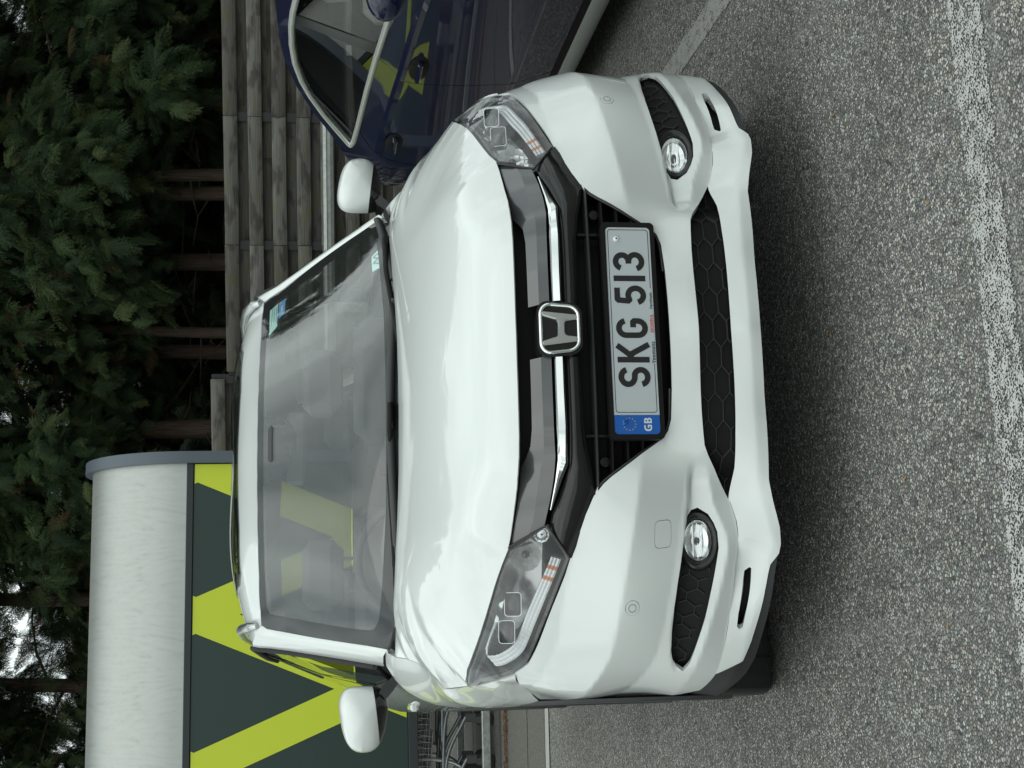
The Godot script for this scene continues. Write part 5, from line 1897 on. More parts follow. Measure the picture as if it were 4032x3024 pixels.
		for x in [-.02, -2.6, L + .05]:
			mb = MB.new()
			mb.cbox(Vector3(x - .03, 0, e[0] + (.095 if e[1] > 0 else -.165)), Vector3(x + .03, .09, e[0] + (.165 if e[1] > 0 else -.095)), .004)
			part("rail_foot", mb.done(), galv, sh)

func build_trolleys():
	var wire := mat("trolley_wire", Color(.52, .54, .54), 0.3, 0.9)
	var tube := mat("trolley_tube", Color(.38, .41, .41), 0.32, 0.85)
	var grey := mat("trolley_plastic", Color(.055, .057, .058), 0.5)
	var base := thing("shopping_trolley", "chrome wire shopping trolley at the near end of the nested row under the shelter", "trolley")
	var mb := MB.new()
	# basket: wires
	var b := [Vector3(-.46, .46, -.20), Vector3(.30, .52, -.26), Vector3(.30, .52, .26), Vector3(-.46, .46, .20)]
	var t := [Vector3(-.56, .90, -.23), Vector3(.40, .98, -.28), Vector3(.40, .98, .28), Vector3(-.56, .90, .23)]
	for i in 4:
		var j := (i + 1) % 4
		var n := 18 if i % 2 == 0 else 11
		for k in n + 1:
			var f := float(k) / n
			if i == 1: continue
			mb.tube([b[i].lerp(b[j], f), t[i].lerp(t[j], f)], 0.0028, 5, false)
		for k in 8:
			var f := k / 7.0
			mb.tube([b[i].lerp(t[i], f), b[j].lerp(t[j], f)], 0.0045 if k in [0, 7] else 0.003, 5, false)
	for k in 12:
		var f := k / 11.0
		mb.tube([b[0].lerp(b[3], f), b[1].lerp(b[2], f)], 0.0028, 5, false)
	for k in 19:
		var f := k / 18.0
		mb.tube([b[0].lerp(b[1], f), b[3].lerp(b[2], f)], 0.0028, 5, false)
	part("basket", mb.done(), wire, base)
	for s in [1.0, -1.0]:
		mb = MB.new()
		mb.tube(curve([Vector3(.46, 1.02, .27 * s), Vector3(.42, .95, .275 * s), Vector3(.34, .62, .27 * s), Vector3(.36, .34, .27 * s), Vector3(.43, .22, .28 * s)], 5), 0.0135, 10)
		part("upright", mb.done(), tube, base)
		mb = MB.new()
		mb.tube(curve([Vector3(.37, .36, .262 * s), Vector3(.20, .39, .25 * s), Vector3(-.25, .36, .20 * s), Vector3(-.50, .24, .17 * s), Vector3(-.56, .20, .165 * s)], 5), 0.0145, 10)
		part("base_rail", mb.done(), tube, base)
		for c in [[.43, .28], [-.56, .165]]:
			mb = MB.new()
			mb.cbox(Vector3(c[0] - .02, .13, c[1] * s - .022), Vector3(c[0] + .045, .215, c[1] * s + .022), .008)
			mb.cbox(Vector3(c[0] + .005, .05, c[1] * s - .020), Vector3(c[0] + .055, .14, c[1] * s - .014), .002)
			mb.cbox(Vector3(c[0] + .005, .05, c[1] * s + .014), Vector3(c[0] + .055, .14, c[1] * s + .020), .002)
			var cs := part("castor", mb.done(), grey, base)
			mb = MB.new()
			mb.lathe([[.0, -.013], [.055, -.013], [.0625, -.007], [.0625, .007], [.055, .013], [.0, .013]], Transform3D(Basis(Vector3.RIGHT, Vector3.BACK, Vector3.DOWN), Vector3(c[0] + .03, .0625, c[1] * s)), 24)
			part("castor_wheel", mb.done(), M.rubber, cs)
	mb = MB.new()
	mb.tube([Vector3(.46, 1.02, -.29), Vector3(.46, 1.02, .29)], 0.017, 10)
	part("handle", mb.done(), grey, base)
	mb = MB.new()
	mb.tube([Vector3(-.25, .36, -.20), Vector3(-.25, .36, .20)], 0.011, 8)
	part("cross_bar", mb.done(), tube, base)
	mb = MB.new()
	mb.tube([Vector3(.20, .39, -.25), Vector3(.20, .39, .25)], 0.011, 8)
	part("cross_bar", mb.done(), tube, base)
	var labels := ["chrome wire shopping trolley at the near end of the nested row under the shelter", "second chrome shopping trolley in the nested row, wheels seen under the shelter panel", "third chrome shopping trolley in the nested row under the shelter", "fourth chrome shopping trolley in the nested row under the shelter"]
	for i in 5:
		var o: Node3D = base
		if i > 0:
			o = base.duplicate()
			o.name = numbered("shopping_trolley", self)
			add_child(o)
		o.set_meta("label", labels[mini(i, 3)] if i < 4 else "farthest shopping trolley in the nested row, hidden mostly by the white car")
		o.set_meta("group", "shopping trolleys nested under the shelter")
		o.position = Vector3(-2.05 + 0.30 * i, 0.006, -7.74 - 0.02 * i)
		o.rotation.y = PI - 0.06

# ---------------------------------------------------------------- fence
func build_fence():
	var woods := []
	for i in 4:
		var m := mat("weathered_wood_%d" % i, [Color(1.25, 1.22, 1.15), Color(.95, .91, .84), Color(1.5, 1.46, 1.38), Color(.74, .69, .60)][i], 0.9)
		m.uv1_scale = Vector3(1, 1, 1)
		woods.append(m)
	var wt := wood_tex(61)
	var wt2 := wood_tex(67)
	for i in 4: woods[i].albedo_texture = wt if i % 2 == 0 else wt2
	var post := mat("post_wood", Color(.035, .034, .036), 0.9)
	var galv: Material = M.galvanised
	var P := Vector3(3.6588, 2.2074, -10.2071)
	var dir := Vector3(.95030795, .01102294, .31131141).normalized()
	var nrm := Vector3(-.31131141, 0, .95030795).normalized()
	var B := Basis(dir, Vector3.UP, nrm)
	var r := RandomNumberGenerator.new()
	r.seed = 19
	var fences := [
		["weathered grey timber fence of overlapping horizontal boards between the blue car and the conifers", -1, 5, 0.0, 0.0],
		["taller step of the grey timber fence beside the trolley shelter's right end", -4, -2, 0.165, -0.07]]
	for fd in fences:
		var f := thing("timber_fence", fd[0], "fence", Vector3(P.x, 0, P.z))
		for bay in range(fd[1], fd[2] + 1):
			for row in 10:
				for back in [0, 1]:
					var top: float = 2.2074 + fd[3] - row * 0.2345 - (0.118 if back else 0.0)
					var hgt: float = 0.136 if not back else 0.145
					if top - hgt < 0.03: continue
					var u0: float = bay * 1.244 + 0.003 + fd[4]
					var u1: float = (bay + 1) * 1.244 - 0.003 + fd[4]
					var off := r.randf_range(-.005, .005)
					var st := SurfaceTool.new()
					st.begin(Mesh.PRIMITIVE_TRIANGLES)
					var y0 := top - hgt - P.y + off
					var y1 := top - P.y + off
					var z0 := -0.045 if back else 0.018
					var z1 := z0 + 0.020
					var vo := r.randf()
					var uo := r.randf()
					var sag := r.randf_range(-.004, .004)
					var tw := r.randf_range(-.006, .006)
					var pts := []
					for e in [[u0, y0 + .003, z1], [u0, y0, z1 - .003], [u0, y0, z0], [u0, y1, z0], [u0, y1, z1 - .003], [u0, y1 - .003, z1]]: pts.append(e)
					var ring := func(u: float) -> Array:
						var o := []
						var g: float = (u - u0) / (u1 - u0)
						for e in pts: o.append(P - Vector3(P.x, 0, P.z) + B * Vector3(u, e[1] + sag * sin(PI * g), e[2] + tw * (g - .5)))
						return o
					var ks := 4
					for k in ks:
						var ra: Array = ring.call(lerpf(u0, u1, float(k) / ks))
						var rb: Array = ring.call(lerpf(u0, u1, float(k + 1) / ks))
						for i in 6:
							var j := (i + 1) % 6
							var q := [ra[i], ra[j], rb[j], rb[i]]
							var nn: Vector3 = (q[1] - q[0]).cross(q[3] - q[0]).normalized()
							var uvs := [Vector2(uo + k * .31, vo + pts[i][1] + pts[i][2]), Vector2(uo + k * .31, vo + pts[j][1] + pts[j][2]), Vector2(uo + (k + 1) * .31, vo + pts[j][1] + pts[j][2]), Vector2(uo + (k + 1) * .31, vo + pts[i][1] + pts[i][2])]
							for e in [0, 2, 1, 0, 3, 2]:
								st.set_normal(-nn if nn.dot(B * Vector3(0, 0, 1)) * 0.0 + 0.0 != 0.0 else -nn)
								st.set_uv(uvs[e] * Vector2(0.55, 2.0))
								st.add_vertex(q[e])
					st.generate_normals()
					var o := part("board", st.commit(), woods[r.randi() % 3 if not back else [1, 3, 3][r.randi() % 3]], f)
			var mb := MB.new()
			var pu: float = (bay + 1) * 1.244 + fd[4]
			mb.cbox(Vector3(pu - .045, -P.y, -.024), Vector3(pu + .045, fd[3] - 0.01, .017), .004, Transform3D(B, Vector3(0, P.y, 0)))
			part("post", mb.done(), post, f)
			if bay == fd[1]:
				mb = MB.new()
				pu = bay * 1.244 + fd[4]
				mb.cbox(Vector3(pu - .045, -P.y, -.024), Vector3(pu + .045, fd[3] - 0.01, .017), .004, Transform3D(B, Vector3(0, P.y, 0)))
				part("post", mb.done(), post, f)
			# nail heads at the board ends
			mb = MB.new()
			for row in 8:
				for s in [-.022, .022]:
					for e in [-.03, -.10]:
						mb.cbox(Vector3(pu + s - .004, fd[3] - row * .2345 + e - .004, .037), Vector3(pu + s + .004, fd[3] - row * .2345 + e + .004, .0405), .001, Transform3D(B, Vector3(0, P.y, 0)))
			var nl := part("nail", mb.done(), post, f)
			nl.set_meta("kind", "stuff")
	# galvanised rail in front of the boards
	var g := thing("guard_rail", "galvanised steel rail running along the fence behind the blue car", "rail", Vector3(P.x, 0, P.z))
	var mb2 := MB.new()
	var prof := [[-.945, .05], [-.955, .075], [-.985, .082], [-.99, .062], [-1.02, .062], [-1.025, .082], [-1.055, .075], [-1.06, .05]]
	var rows := []
	for e in prof: rows.append([B * Vector3(-1.3, e[0], e[1]) + Vector3(0, P.y, 0), B * Vector3(7.5, e[0], e[1]) + Vector3(0, P.y, 0)])
	mb2.loft(rows, true)
	part("beam", mb2.done(), galv, g)
	for u in [-.6, 1.9, 4.4, 6.9]:
		mb2 = MB.new()
		mb2.cbox(Vector3(u - .05, -P.y, .04), Vector3(u + .05, -.95, .06), .004, Transform3D(B, Vector3(0, P.y, 0)))
		part("rail_post", mb2.done(), galv, g)

func wood_tex(seed_: int) -> ImageTexture:
	var w := 768
	var h := 512
	var n := noise(seed_, 0.006, 5)
	var n2 := noise(seed_ + 1, 0.05, 3)
	var n3 := noise(seed_ + 2, 0.012, 4)
	var img := Image.create(w, h, false, Image.FORMAT_RGB8)
	for y in h:
		for x in w:
			var g := n.get_noise_2d(x * 0.8, y * 11.0) * 0.5 + 0.5
			var fn := n2.get_noise_2d(x * 0.10, y * 5.0) * 0.5 + 0.5
			var st := n3.get_noise_2d(x * 0.45, y * 0.55) * 0.5 + 0.5
			var t := 0.040 + 0.085 * g + 0.045 * (fn - 0.5)
			var c := Color(t, t * 0.985, t * 0.935)
			c = c.lerp(Color(.026, .023, .020), sm((st - 0.50) / 0.22) * 0.72)
			c = c.lerp(Color(.080, .082, .036), sm((0.40 - st) / 0.15) * 0.5)
			img.set_pixel(x, y, c.linear_to_srgb())
	return tex(img)

# ---------------------------------------------------------------- brick house behind the trees
func build_house():
	var brick := mat("brick", Color.WHITE, 0.9)
	var img := Image.create(256, 256, false, Image.FORMAT_RGB8)
	var r := RandomNumberGenerator.new()
	r.seed = 3
	for row in 16:
		for k in 9:
			var t := r.randf_range(.8, 1.15)
			img.fill_rect(Rect2i(k * 32 + (16 if row % 2 else 0) - 16, row * 16, 32, 16), Color(.33, .30, .27).linear_to_srgb())
			img.fill_rect(Rect2i(k * 32 + (16 if row % 2 else 0) - 16 + 1, row * 16 + 1, 30, 14), Color(.30 * t, .155 * t, .115 * t).linear_to_srgb())
	brick.albedo_texture = tex(img)
	brick.uv1_triplanar = true
	brick.uv1_scale = Vector3(.55, .83, .55)
	var tile := mat("roof_tile", Color(.11, .07, .055), 0.85)
	var frame := mat("window_frame", Color(.7, .7, .68), 0.5)
	var hs := thing("brick_house", "red brick house glimpsed between the conifer trunks behind the fence", "house", Vector3(5.5, 0, -27), 0.2)
	var mb := MB.new()
	mb.box(Vector3(-7, 0, -8), Vector3(7, 3.4, 0))
	part("wall", mb.done(), brick, hs)
	mb = MB.new()
	mb.loft([[Vector3(-7.4, 3.3, .4), Vector3(7.4, 3.3, .4)], [Vector3(-7.4, 4.7, -4), Vector3(7.4, 4.7, -4)], [Vector3(-7.4, 3.3, -8.4), Vector3(7.4, 3.3, -8.4)]], true)
	part("roof", mb.done(), tile, hs)
	for x in [-4.5, 0.0, 4.2]:
		mb = MB.new()
		mb.ring_prism(rrect(.75, .6, .01, 1), rrect(.66, .51, .01, 1), 0.0, .05, Transform3D(Basis(), Vector3(x, 2.5, 0)))
		var wn := part("window", mb.done(), frame, hs)
		mb = MB.new()
		mb.box(Vector3(x - .66, 1.99, .004), Vector3(x + .66, 3.01, .012))
		part("pane", mb.done(), M.gloss_black, wn)

# ---------------------------------------------------------------- conifers
func spray_mesh(seed_: int) -> ArrayMesh:
	# a flat drooping spray: a stem with forked side shoots covered in short scale-like slips
	var r := RandomNumberGenerator.new()
	r.seed = seed_
	var mb := MB.new()
	var slip := func(a: Vector3, b: Vector3, w: float):
		var d := (b - a)
		var s := d.cross(Vector3(r.randf_range(-.5, .5), 1, r.randf_range(-.5, .5))).normalized() * w
		mb.tri(a - s * .5, a.lerp(b, .55) + s, b)
		mb.tri(a - s * .5, b, a.lerp(b, .45) - s)
	var n := 13
	for k in n:
		var f := float(k) / (n - 1)
		var p := Vector3(0, -0.22 * f * f, f)
		var q := Vector3(0, -0.22 * (f + .08) * (f + .08), f + .08)
		slip.call(p, q + (q - p) * 0.5, 0.014)
		for s in [-1.0, 1.0]:
			var l := (0.42 * (1.0 - f) + 0.12) * r.randf_range(.6, 1.15)
			var d := Vector3(s * .72, r.randf_range(-.35, .10), .95).normalized()
			var m := 4
			for j in m:
				var g := float(j) / m
				var a := p + d * l * g
				var b := p + d * l * (g + 1.0 / m)
				a.y -= 0.14 * g * g
				b.y -= 0.14 * (g + .25) * (g + .25)
				slip.call(a, b + (b - a) * .3, 0.013 * (1.2 - g * .5))
				for e in [-1.0, 1.0]:
					var dd := (d + Vector3(e * .55, r.randf_range(-.35, .25), e * -.3 * s)).normalized()
					slip.call(a, a + dd * l * .26 * r.randf_range(.7, 1.3), 0.012)
	return mb.done()

func build_trees():
	var bark := mat("bark", Color.WHITE, 0.95)
	bark.uv1_triplanar = true
	bark.uv1_scale = Vector3(2, .5, 2)
	bark.albedo_texture = ramp_tex(71, 256, 256, 0.06, [[0.2, Color(.018, .012, .009)], [0.5, Color(.055, .036, .026)], [0.8, Color(.11, .075, .055)]], 5, Vector2(1.5, .5))
	var leaf := mat("needles", Color.WHITE, 0.75, 0.0, 0.3)
	leaf.vertex_color_use_as_albedo = true
	leaf.backlight_enabled = true
	leaf.backlight = Color(.18, .20, .08)
	var sprays := [spray_mesh(1), spray_mesh(2), spray_mesh(3)]
	var spots := [[9.83, -11.33, .10, 2.0], [8.56, -11.11, .11, 1.9], [7.87, -11.89, .09, 2.0], [7.05, -12.50, .08, 2.5], [5.89, -11.94, .07, 2.9], [5.01, -11.84, .085, 3.3], [4.84, -11.98, .10, 3.4], [4.33, -12.72, .13, 3.4], [3.49, -12.71, .08, 3.5], [3.44, -13.35, .11, 3.5], [2.42, -13.07, .14, 3.6], [1.61, -13.78, .12, 3.3], [.55, -13.40, .12, 2.6], [-.44, -14.26, .13, 2.5], [-1.52, -14.09, .12, 2.5], [-2.57, -14.76, .12, 2.4]]
	var words := ["conifer farthest to the right, rising beyond the fence", "second conifer from the right edge, over the blue car's roof", "slim conifer over the blue car, its low branches bare", "slim conifer right of the twin-trunked pair, with bare lower twigs", "thin dark conifer stem beside the twin trunks over the fence", "right stem of the twin conifer trunks above the fence middle", "left stem of the twin conifer trunks above the fence middle", "thick-trunked conifer left of the twin trunks, behind the fence", "thin conifer trunk behind the white car's roof, in front of two others", "reddish conifer trunk just left of the thin one, above the white car", "stout conifer trunk above the taller fence step", "conifer whose foliage droops beside the shelter's curved end", "conifer standing over the right half of the shelter roof", "conifer standing over the middle of the shelter roof", "conifer standing over the left part of the shelter roof", "conifer at the far left behind the shelter roof"]
	var r := RandomNumberGenerator.new()
	r.seed = 101
	for q in [[8.9, -14.3], [7.0, -15.1], [5.1, -15.6], [2.9, -16.6], [1.2, -17.2], [-.9, -17.6], [-2.9, -18.0]]:
		spots.append([q[0], q[1], .12, 1.3])
	words.append_array(["conifer at the far right of the shaded back row", "back row conifer behind the slim stems over the blue car", "back row conifer filling the gap right of the twin trunks", "back row conifer filling the gap left of the thick trunk", "back row conifer behind the taller fence step", "back row conifer over the middle of the shelter", "back row conifer at the far left over the shelter"])
	for ti in spots.size():
		var s = spots[ti]
		var back := 0 if ti < 16 else 1
		var tr := thing("conifer_tree", ("tall dark " if back == 0 else "low dark ") + words[ti], "tree", Vector3(s[0], 0, s[1]), 0.0, "conifers in rows behind the fence")
		var H := r.randf_range(11.5, 14.0) if back == 0 else r.randf_range(4.9, 5.6)
		var mb := MB.new()
		var path := []
		var rad := []
		var lean := Vector2(r.randfn(0, .012), r.randfn(0, .012))
		for k in 15:
			var y := H * 0.97 * pow(k / 14.0, 1.25)
			path.append(Vector3(lean.x * y + .03 * sin(y * 1.3 + ti), y, lean.y * y + .03 * cos(y * 1.1 + ti)))
			rad.append(maxf(.012, s[2] * (1.0 - y / H) * (1.35 if k == 0 else 1.0)))
		mb.tube(path, rad, 10)
		part("trunk", mb.done(), bark, tr)
		# limbs
		mb = MB.new()
		var tips := []
		var low: float = s[3]
		var nl := 46 if back == 0 else 40
		for k in nl:
			var f := float(k) / nl
			var y := lerpf(low + .15, H - .6, pow(f, 1.25))
			var reach := lerpf(1.55, .35 if back == 0 else 1.0, clampf((y - 2.0) / (H - 2.0), 0, 1)) * r.randf_range(.75, 1.1)
			var a := r.randf() * TAU
			var d := Vector3(cos(a), r.randf_range(.0, .35), sin(a))
			var p0 := Vector3(lean.x * y, y - .25, lean.y * y)
			var pth := [p0, p0 + d * reach * .35 + Vector3(0, .05, 0), p0 + d * reach * .7, p0 + d * reach + Vector3(0, -.12, 0)]
			mb.tube(pth, [.022, .016, .011, .004], 5, false)
			tips.append([pth, reach, y])
		# dead lower twigs under the crown
		for k in 9:
			var y := r.randf_range(1.9, low + .3)
			var a := r.randf() * TAU
			var d := Vector3(cos(a), r.randf_range(-.35, .5), sin(a)).normalized()
			var p0 := Vector3(lean.x * y, y, lean.y * y)
			var l := r.randf_range(.4, 1.0)
			mb.tube([p0, p0 + d * l * .5 + Vector3(0, r.randf_range(-.1, .1), 0), p0 + d * l + Vector3(r.randf_range(-.15, .15), r.randf_range(-.25, .1), r.randf_range(-.15, .15))], [.010, .007, .003], 4, false)
		part("branches", mb.done(), bark, tr).set_meta("kind", "stuff")
		# crown: sprays hung along the limbs
		var mm := MultiMesh.new()
		mm.transform_format = MultiMesh.TRANSFORM_3D
		mm.use_colors = true
		mm.mesh = sprays[ti % 3]
		var trs := []
		for t in tips:
			var y: float = t[2]
			var high := y > 6.0
			var cnt := (95 if back == 0 else 120) if not high else 24
			for j in cnt:
				var f := pow(r.randf(), 0.7)
				var pth: Array = t[0]
				var g := f * 3.0
				var i := mini(int(g), 2)
				var p: Vector3 = pth[i].lerp(pth[i + 1], g - i)
				p += Vector3(r.randfn(0, .16), r.randfn(-.04, .15), r.randfn(0, .16))
				var dirv := Vector3(p.x - lean.x * y, 0, p.z - lean.y * y)
				var a := atan2(dirv.x, dirv.z) + r.randfn(0, .7)
				var sc := r.randf_range(.20, .38) * (1.0 if not high else 2.2) * (1.0 if back == 0 else 1.6)
				var b := Basis(Vector3.UP, a) * Basis(Vector3.RIGHT, r.randf_range(-.1, .95)) * Basis(Vector3.FORWARD, r.randfn(0, .7))
				var tone := r.randf()
				var c := Color(.018, .034, .015).lerp(Color(.050, .078, .028), tone * tone)
				if r.randf() < .12: c = c.lerp(Color(.080, .10, .035), .6)
				if r.randf() < .03: c = Color(.08, .055, .025)
				trs.append([Transform3D(b.scaled(Vector3.ONE * sc), p), c])
		mm.instance_count = trs.size()
		for i in trs.size():
			mm.set_instance_transform(i, trs[i][0])
			mm.set_instance_color(i, trs[i][1])
		var cr := MultiMeshInstance3D.new()
		cr.name = "crown"
		cr.multimesh = mm
		cr.material_override = leaf
		cr.set_meta("kind", "stuff")
		tr.add_child(cr)

# ---------------------------------------------------------------- the dark blue car
class Flank:
	# right flank of the blue car in its own axes: a = along the car, b = height, x = how far the skin leans in
	func inset(y: float) -> float:
		if y > 1.0: return .022 + (y - 1.0) * .40
		if y < .45: return (.45 - y) * .35
		if y > .93: return .022 * pow((y - .93) / .07, 1.15)
		return -.010 * sin(PI * (y - .45) / .48)
	func bend(a: float) -> float:
		var r := maxf(0.0, -1.5 - a)
		var f := maxf(0.0, a - 1.0)
		return .17 * r * r + .16 * f * f
	func pos(a: float, b: float, off := 0.0) -> Vector3:
		return Vector3(inset(b) + bend(a) - off, b, a)
	func nor(a: float, b: float) -> Vector3:
		var e := .006
		var n := (pos(a + e, b) - pos(a - e, b)).cross(pos(a, b + e) - pos(a, b - e)).normalized()
		return n if n.x < 0 else -n

const ROOF_LINE := [[1.05, 1.30], [.8, 1.42], [.45, 1.468], [.071, 1.475], [-.219, 1.474], [-.445, 1.468], [-.63, 1.452], [-.91, 1.402], [-1.095, 1.351], [-1.24, 1.302], [-1.416, 1.237], [-1.57, 1.19], [-1.756, 1.142], [-1.95, 1.10]]
const WIN_OUT := [[.95, 1.03], [.80, 1.20], [.5, 1.345], [.155, 1.397], [-.004, 1.414], [-.163, 1.424], [-.375, 1.426], [-.587, 1.416], [-.791, 1.388], [-.948, 1.35], [-1.145, 1.284], [-1.311, 1.214], [-1.452, 1.152], [-1.468, 1.138], [-1.462, 1.126], [-1.383, 1.113], [-1.156, 1.1], [-.584, 1.072], [-.136, 1.046], [.25, 1.019], [.577, 1.002], [.90, .985]]

func build_blue_car():
	var fl := Flank.new()
	var car := thing("blue_car", "dark navy blue car with chrome window trim, partly behind the white car", "car", Vector3(1.80, 0, -2.24), deg_to_rad(-5.0))
	var piece := func(called: String, pts: Array, m: Material, off := 0.0, flange := 0.012, holes := [], parent: Node = car) -> MeshInstance3D:
		var mb := MB.new()
		var poly := pv(pts)
		trimmed(mb, fl, poly, holes, 0.04, off, flange)
		return part(called, mb.done(), m, parent)
	var win := pv(WIN_OUT)
	var inn := Geometry2D.offset_polygon(win, -0.017)[0]
	var bl: Material = M.blue_paint
	var fd: MeshInstance3D = piece.call("front_door", [[.85, .27], [.85, .985], [.577, .9995], [.25, 1.0165], [-.133, 1.0430], [-.169, .999], [-.245, .962], [-.288, .947], [-.303, .88], [-.305, .80], [-.292, .636], [-.285, .27]], bl)
	var rd: MeshInstance3D = piece.call("rear_door", [[-.139, 1.0432], [-.174, .998], [-.250, .961], [-.293, .946], [-.308, .88], [-.310, .80], [-.297, .636], [-.290, .27], [-1.10, .27], [-1.20, .42], [-1.36, .56], [-1.48, .66], [-1.522, .772], [-1.47, .905], [-1.427, .989], [-1.375, 1.031], [-1.265, 1.071], [-1.160, 1.097], [-.584, 1.0695]], bl)
	var side := []
	side.append_array(ROOF_LINE)
	side.append_array([[-2.2, 1.02], [-2.32, .85], [-2.30, .55], [-2.2, .36], [-2.12, .36], [-2.08, .50], [-1.98, .62], [-1.82, .69], [-1.64, .69], [-1.50, .645], [-1.53, .772], [-1.477, .907], [-1.433, .991], [-1.381, 1.034], [-1.27, 1.074], [-1.158, 1.1015]])
	side.append_array([[-1.383, 1.1145], [-1.462, 1.1275], [-1.468, 1.138], [-1.452, 1.1535], [-1.311, 1.2155], [-1.145, 1.2855], [-.948, 1.3515], [-.791, 1.3895], [-.587, 1.4175], [-.375, 1.4275], [-.163, 1.4255], [-.004, 1.4155], [.155, 1.3985], [.5, 1.3465], [.80, 1.2015], [.95, 1.0315]])
	side.append_array([[1.0, 1.0]])
	piece.call("body_side", side, bl)
	# front wing, out to the nose
	piece.call("front_wing", [[.855, .30], [.855, .985], [1.0, .985], [1.6, .93], [2.0, .80], [2.05, .60], [1.98, .36], [1.80, .36], [1.74, .52], [1.62, .64], [1.42, .69], [1.22, .64], [1.10, .52], [1.04, .30]], bl)
	# chrome round the glass
	var loop := []
	for p in Geometry2D.offset_polygon(win, -0.009)[0]: loop.append(fl.pos(p.x, p.y, .002))
	loop.append(loop[0])
	var mbt := MB.new()
	mbt.tube(loop, 0.0135, 12, false)
	part("window_trim", mbt.done(), M.bright_trim, car)
	# glass: clear in front, dark behind the pillar
	var fg := Geometry2D.intersect_polygons(inn, PackedVector2Array([Vector2(-.045, 1.5), Vector2(.03, .9), Vector2(1.2, .9), Vector2(1.2, 1.5)]))
	var rg := Geometry2D.intersect_polygons(inn, PackedVector2Array([Vector2(-.120, 1.5), Vector2(-.098, .9), Vector2(-1.6, .9), Vector2(-1.6, 1.5)]))
	var pg := Geometry2D.intersect_polygons(inn, PackedVector2Array([Vector2(-.045, 1.5), Vector2(.03, .9), Vector2(-.098, .9), Vector2(-.120, 1.5)]))
	for e in [["front_window", fg[0], M.side_glass, -.004], ["rear_window", rg[0], M.dark_glass, -.004], ["door_pillar", pg[0], M.gloss_black, .0]]:
		var mb := MB.new()
		trimmed(mb, fl, e[1], [], 0.05, e[3], 0.004)
		part(e[0], mb.done(), e[2], car)
	# quarter divider bars in the rear glass
	var mb2 := MB.new()
	for q in [[-.86, 1.345, -1.25, 1.125], [-.88, 1.335, -1.27, 1.122]]: mb2.tube([fl.pos(q[0], q[1], .004), fl.pos(q[2], q[3], .004)], .004, 6)
	part("glass_divider", mb2.done(), M.plastic_gray, car)
	# waist crease line as a slim pressed ridge, in one piece along both doors
	mb2 = MB.new()
	var cr := curve([[.84, .893], [.587, .903], [.269, .921], [-.153, .941], [-.653, .968], [-1.225, .991], [-1.42, .998]].map(func(p): return Vector2(p[0], p[1])), 6)
	var rows := [[], [], []]
	for p in cr:
		rows[0].append(fl.pos(p.x, p.y + .020, -.002))
		rows[1].append(fl.pos(p.x, p.y, .009))
		rows[2].append(fl.pos(p.x, p.y - .030, -.002))
	mb2.loft(rows, true, true)
	part("waist_crease", mb2.done(), bl, car)
	# handles
	for h in [[-.12, .872, fd], [-1.165, .925, rd]]:
		var t := Transform3D(Basis(), Vector3(fl.inset(h[1]) + .002, h[1], h[0]))
		mb2 = MB.new()
		mb2.lathe([[.0, .002], [.05, .0015], [.056, -.002]], Transform3D(Basis(Vector3(0, 0, 2.6), Vector3(-1, 0, 0), Vector3(0, .80, 0)), Vector3(fl.inset(h[1]) - .003, h[1], h[0])), 28)
		var hc := part("door_handle", mb2.done(), M.plastic_black, h[2])
		mb2 = MB.new()
		mb2.cbox(Vector3(-.036, -.012, -.105), Vector3(-.018, .014, .105), .008, t)
		mb2.cbox(Vector3(-.03, -.01, -.105), Vector3(.0, .012, -.085), .004, t)
		mb2.cbox(Vector3(-.03, -.01, .085), Vector3(.0, .012, .105), .004, t)
		part("handle_bar", mb2.done(), bl, hc)
	# fuel flap outline
	var ff := pv(ring_ab(-1.70, .905, .085, .075, 24, 5.0))
	mb2 = MB.new()
	trimmed(mb2, fl, ff, [Geometry2D.offset_polygon(ff, -.004)[0]], .05, .0012, .003)
	part("fuel_flap", mb2.done(), M.plastic_black, car)
	# skirts: black line, then a silver strip along the sill
	piece.call("sill_gap", [[1.0, .225], [1.0, .272], [-1.12, .272], [-1.12, .230]], M.plastic_black, -.004)
	mat("satin_paint", Color(.30, .315, .31), .35, .3)
	mb2 = MB.new()
	rows = []
	for e in [[.228, .006], [.222, .016], [.170, .010], [.150, -.002], [.138, -.03], [.134, -.10]]:
		var r := []
		for i in 9:
			var a := lerpf(1.0, -1.10, i / 8.0)
			r.append(fl.pos(a, .19, e[1]) + Vector3(0, e[0] - .19, 0))
		rows.append(r)
	mb2.loft(rows)
	part("sill_strip", mb2.done(), M.satin_paint, car)
	# roof, bonnet, far side, ends
	rows = []
	for p in ROOF_LINE:
		var q := fl.pos(p[0], p[1])
		var w := 1.80 - 2.0 * q.x
		rows.append([q, q + Vector3(w * .12, .028, 0), q + Vector3(w * .3, .045, 0), q + Vector3(w * .5, .05, 0), q + Vector3(w * .7, .045, 0), q + Vector3(w * .88, .028, 0), q + Vector3(w, 0, 0)])
	mb2 = MB.new()
	mb2.loft(rows.slice(1, 9), false, false)
	part("roof", mb2.done(), bl, car)
	mb2 = MB.new()
	mb2.loft(rows.slice(8, 14), false, false)
	part("rear_screen", mb2.done(), M.gloss_black, car)
	mb2 = MB.new()
	mb2.loft([rows[0], rows[1]], false, false)
	part("front_screen", mb2.done(), M.gloss_black, car)
	mb2 = MB.new()
	rows = []
	for e in [[1.05, 1.0], [1.5, .95], [1.95, .82], [2.12, .62], [2.12, .30]]:
		rows.append([Vector3(fl.bend(e[0]) + .02, e[1] - .03, e[0]), Vector3(.4, e[1], e[0] + .04), Vector3(.9, e[1] + .02, e[0] + .06), Vector3(1.4, e[1], e[0] + .04), Vector3(1.78 - fl.bend(e[0]), e[1] - .03, e[0])])
	mb2.loft(rows, false, true)
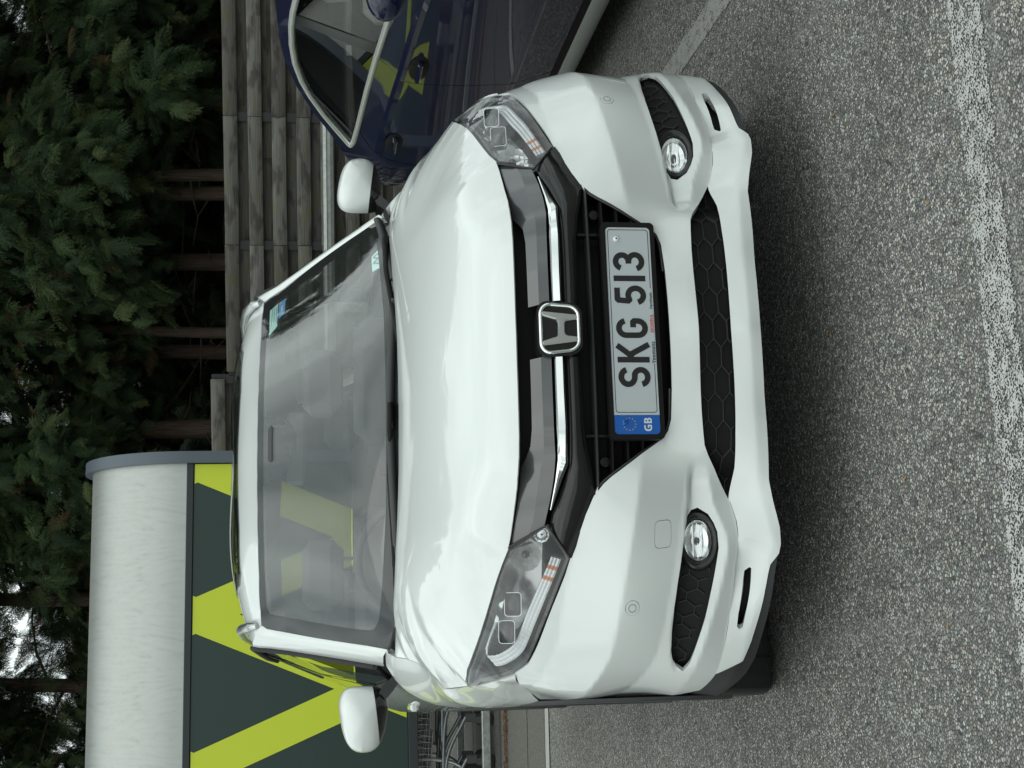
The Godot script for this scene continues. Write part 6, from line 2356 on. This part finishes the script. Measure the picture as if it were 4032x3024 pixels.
	part("bonnet", mb2.done(), bl, car)
	mb2 = MB.new()
	rows = []
	for e in [[-1.95, 1.10], [-2.25, 1.03], [-2.36, .8], [-2.34, .35]]:
		rows.append([Vector3(fl.bend(e[0]) + .02, e[1] - .01, e[0]), Vector3(.4, e[1], e[0] - .03), Vector3(.9, e[1] + .02, e[0] - .05), Vector3(1.4, e[1], e[0] - .03), Vector3(1.78 - fl.bend(e[0]), e[1] - .01, e[0])])
	mb2.loft(rows, false, false)
	part("boot_lid", mb2.done(), bl, car)
	mb2 = MB.new()
	rows = []
	for y in [.25, .5, .8, 1.0]:
		var r := []
		for i in 12:
			var a := lerpf(-2.25, 2.0, i / 11.0)
			r.append(Vector3(1.80 - fl.inset(y) - fl.bend(a), y, a))
		rows.append(r)
	mb2.loft(rows, false, true)
	part("far_side", mb2.done(), bl, car)
	mb2 = MB.new()
	mb2.box(Vector3(.14, .14, -2.1), Vector3(1.66, .20, 1.9))
	mb2.box(Vector3(.10, .20, -1.2), Vector3(.13, .95, 1.0))
	mb2.box(Vector3(.12, .2, -2.1), Vector3(1.7, .9, -1.0))
	part("floor_pan", mb2.done(), M.plastic_black, car)
	for x in [.42, 1.30]:
		mb2 = MB.new()
		var t := Transform3D(Basis(Vector3.RIGHT, -.25), Vector3(x, .55, .05))
		mb2.cbox(Vector3(-.24, 0, -.08), Vector3(.24, .58, .05), .05, t)
		var st := part("seat", mb2.done(), M.cabin_light, car)
		mb2 = MB.new()
		mb2.cbox(Vector3(-.13, .60, -.06), Vector3(.13, .78, .03), .04, t)
		part("headrest", mb2.done(), M.cabin_light, st)
	for z in [-1.73, 1.42]:
		for x in [.13, 1.67]:
			mb2 = MB.new()
			var t := Transform3D(Basis(Vector3(0, 0, 1), Vector3(-1 if x < 1 else 1, 0, 0), Vector3(0, 1, 0)), Vector3(x, .315, z))
			mb2.lathe([[.20, -.10], [.29, -.10], [.312, -.085], [.315, .085], [.29, .10], [.21, .09]], t, 40)
			var w := part("wheel", mb2.done(), M.tyre, car)
			mb2 = MB.new()
			mb2.lathe([[.0, .05], [.19, .03], [.20, .09], [.21, .085]], t, 30)
			part("rim", mb2.done(), M.satin_metal, w)
	# door mirror at the frame's edge
	mb2 = MB.new()
	mb2.lathe([[.0, .085], [.05, .07], [.085, .03], [.095, -.02], [.085, -.05]], Transform3D(Basis(Vector3(1, 0, 0), Vector3(0, 0, 1), Vector3(0, -.75, 0)), Vector3(-.10, 1.06, .86)), 24)
	var mir := part("door_mirror", mb2.done(), bl, car)
	mb2 = MB.new()
	mb2.cbox(Vector3(-.09, .98, .82), Vector3(.02, 1.02, .88), .01)
	part("mirror_foot", mb2.done(), M.plastic_black, mir)
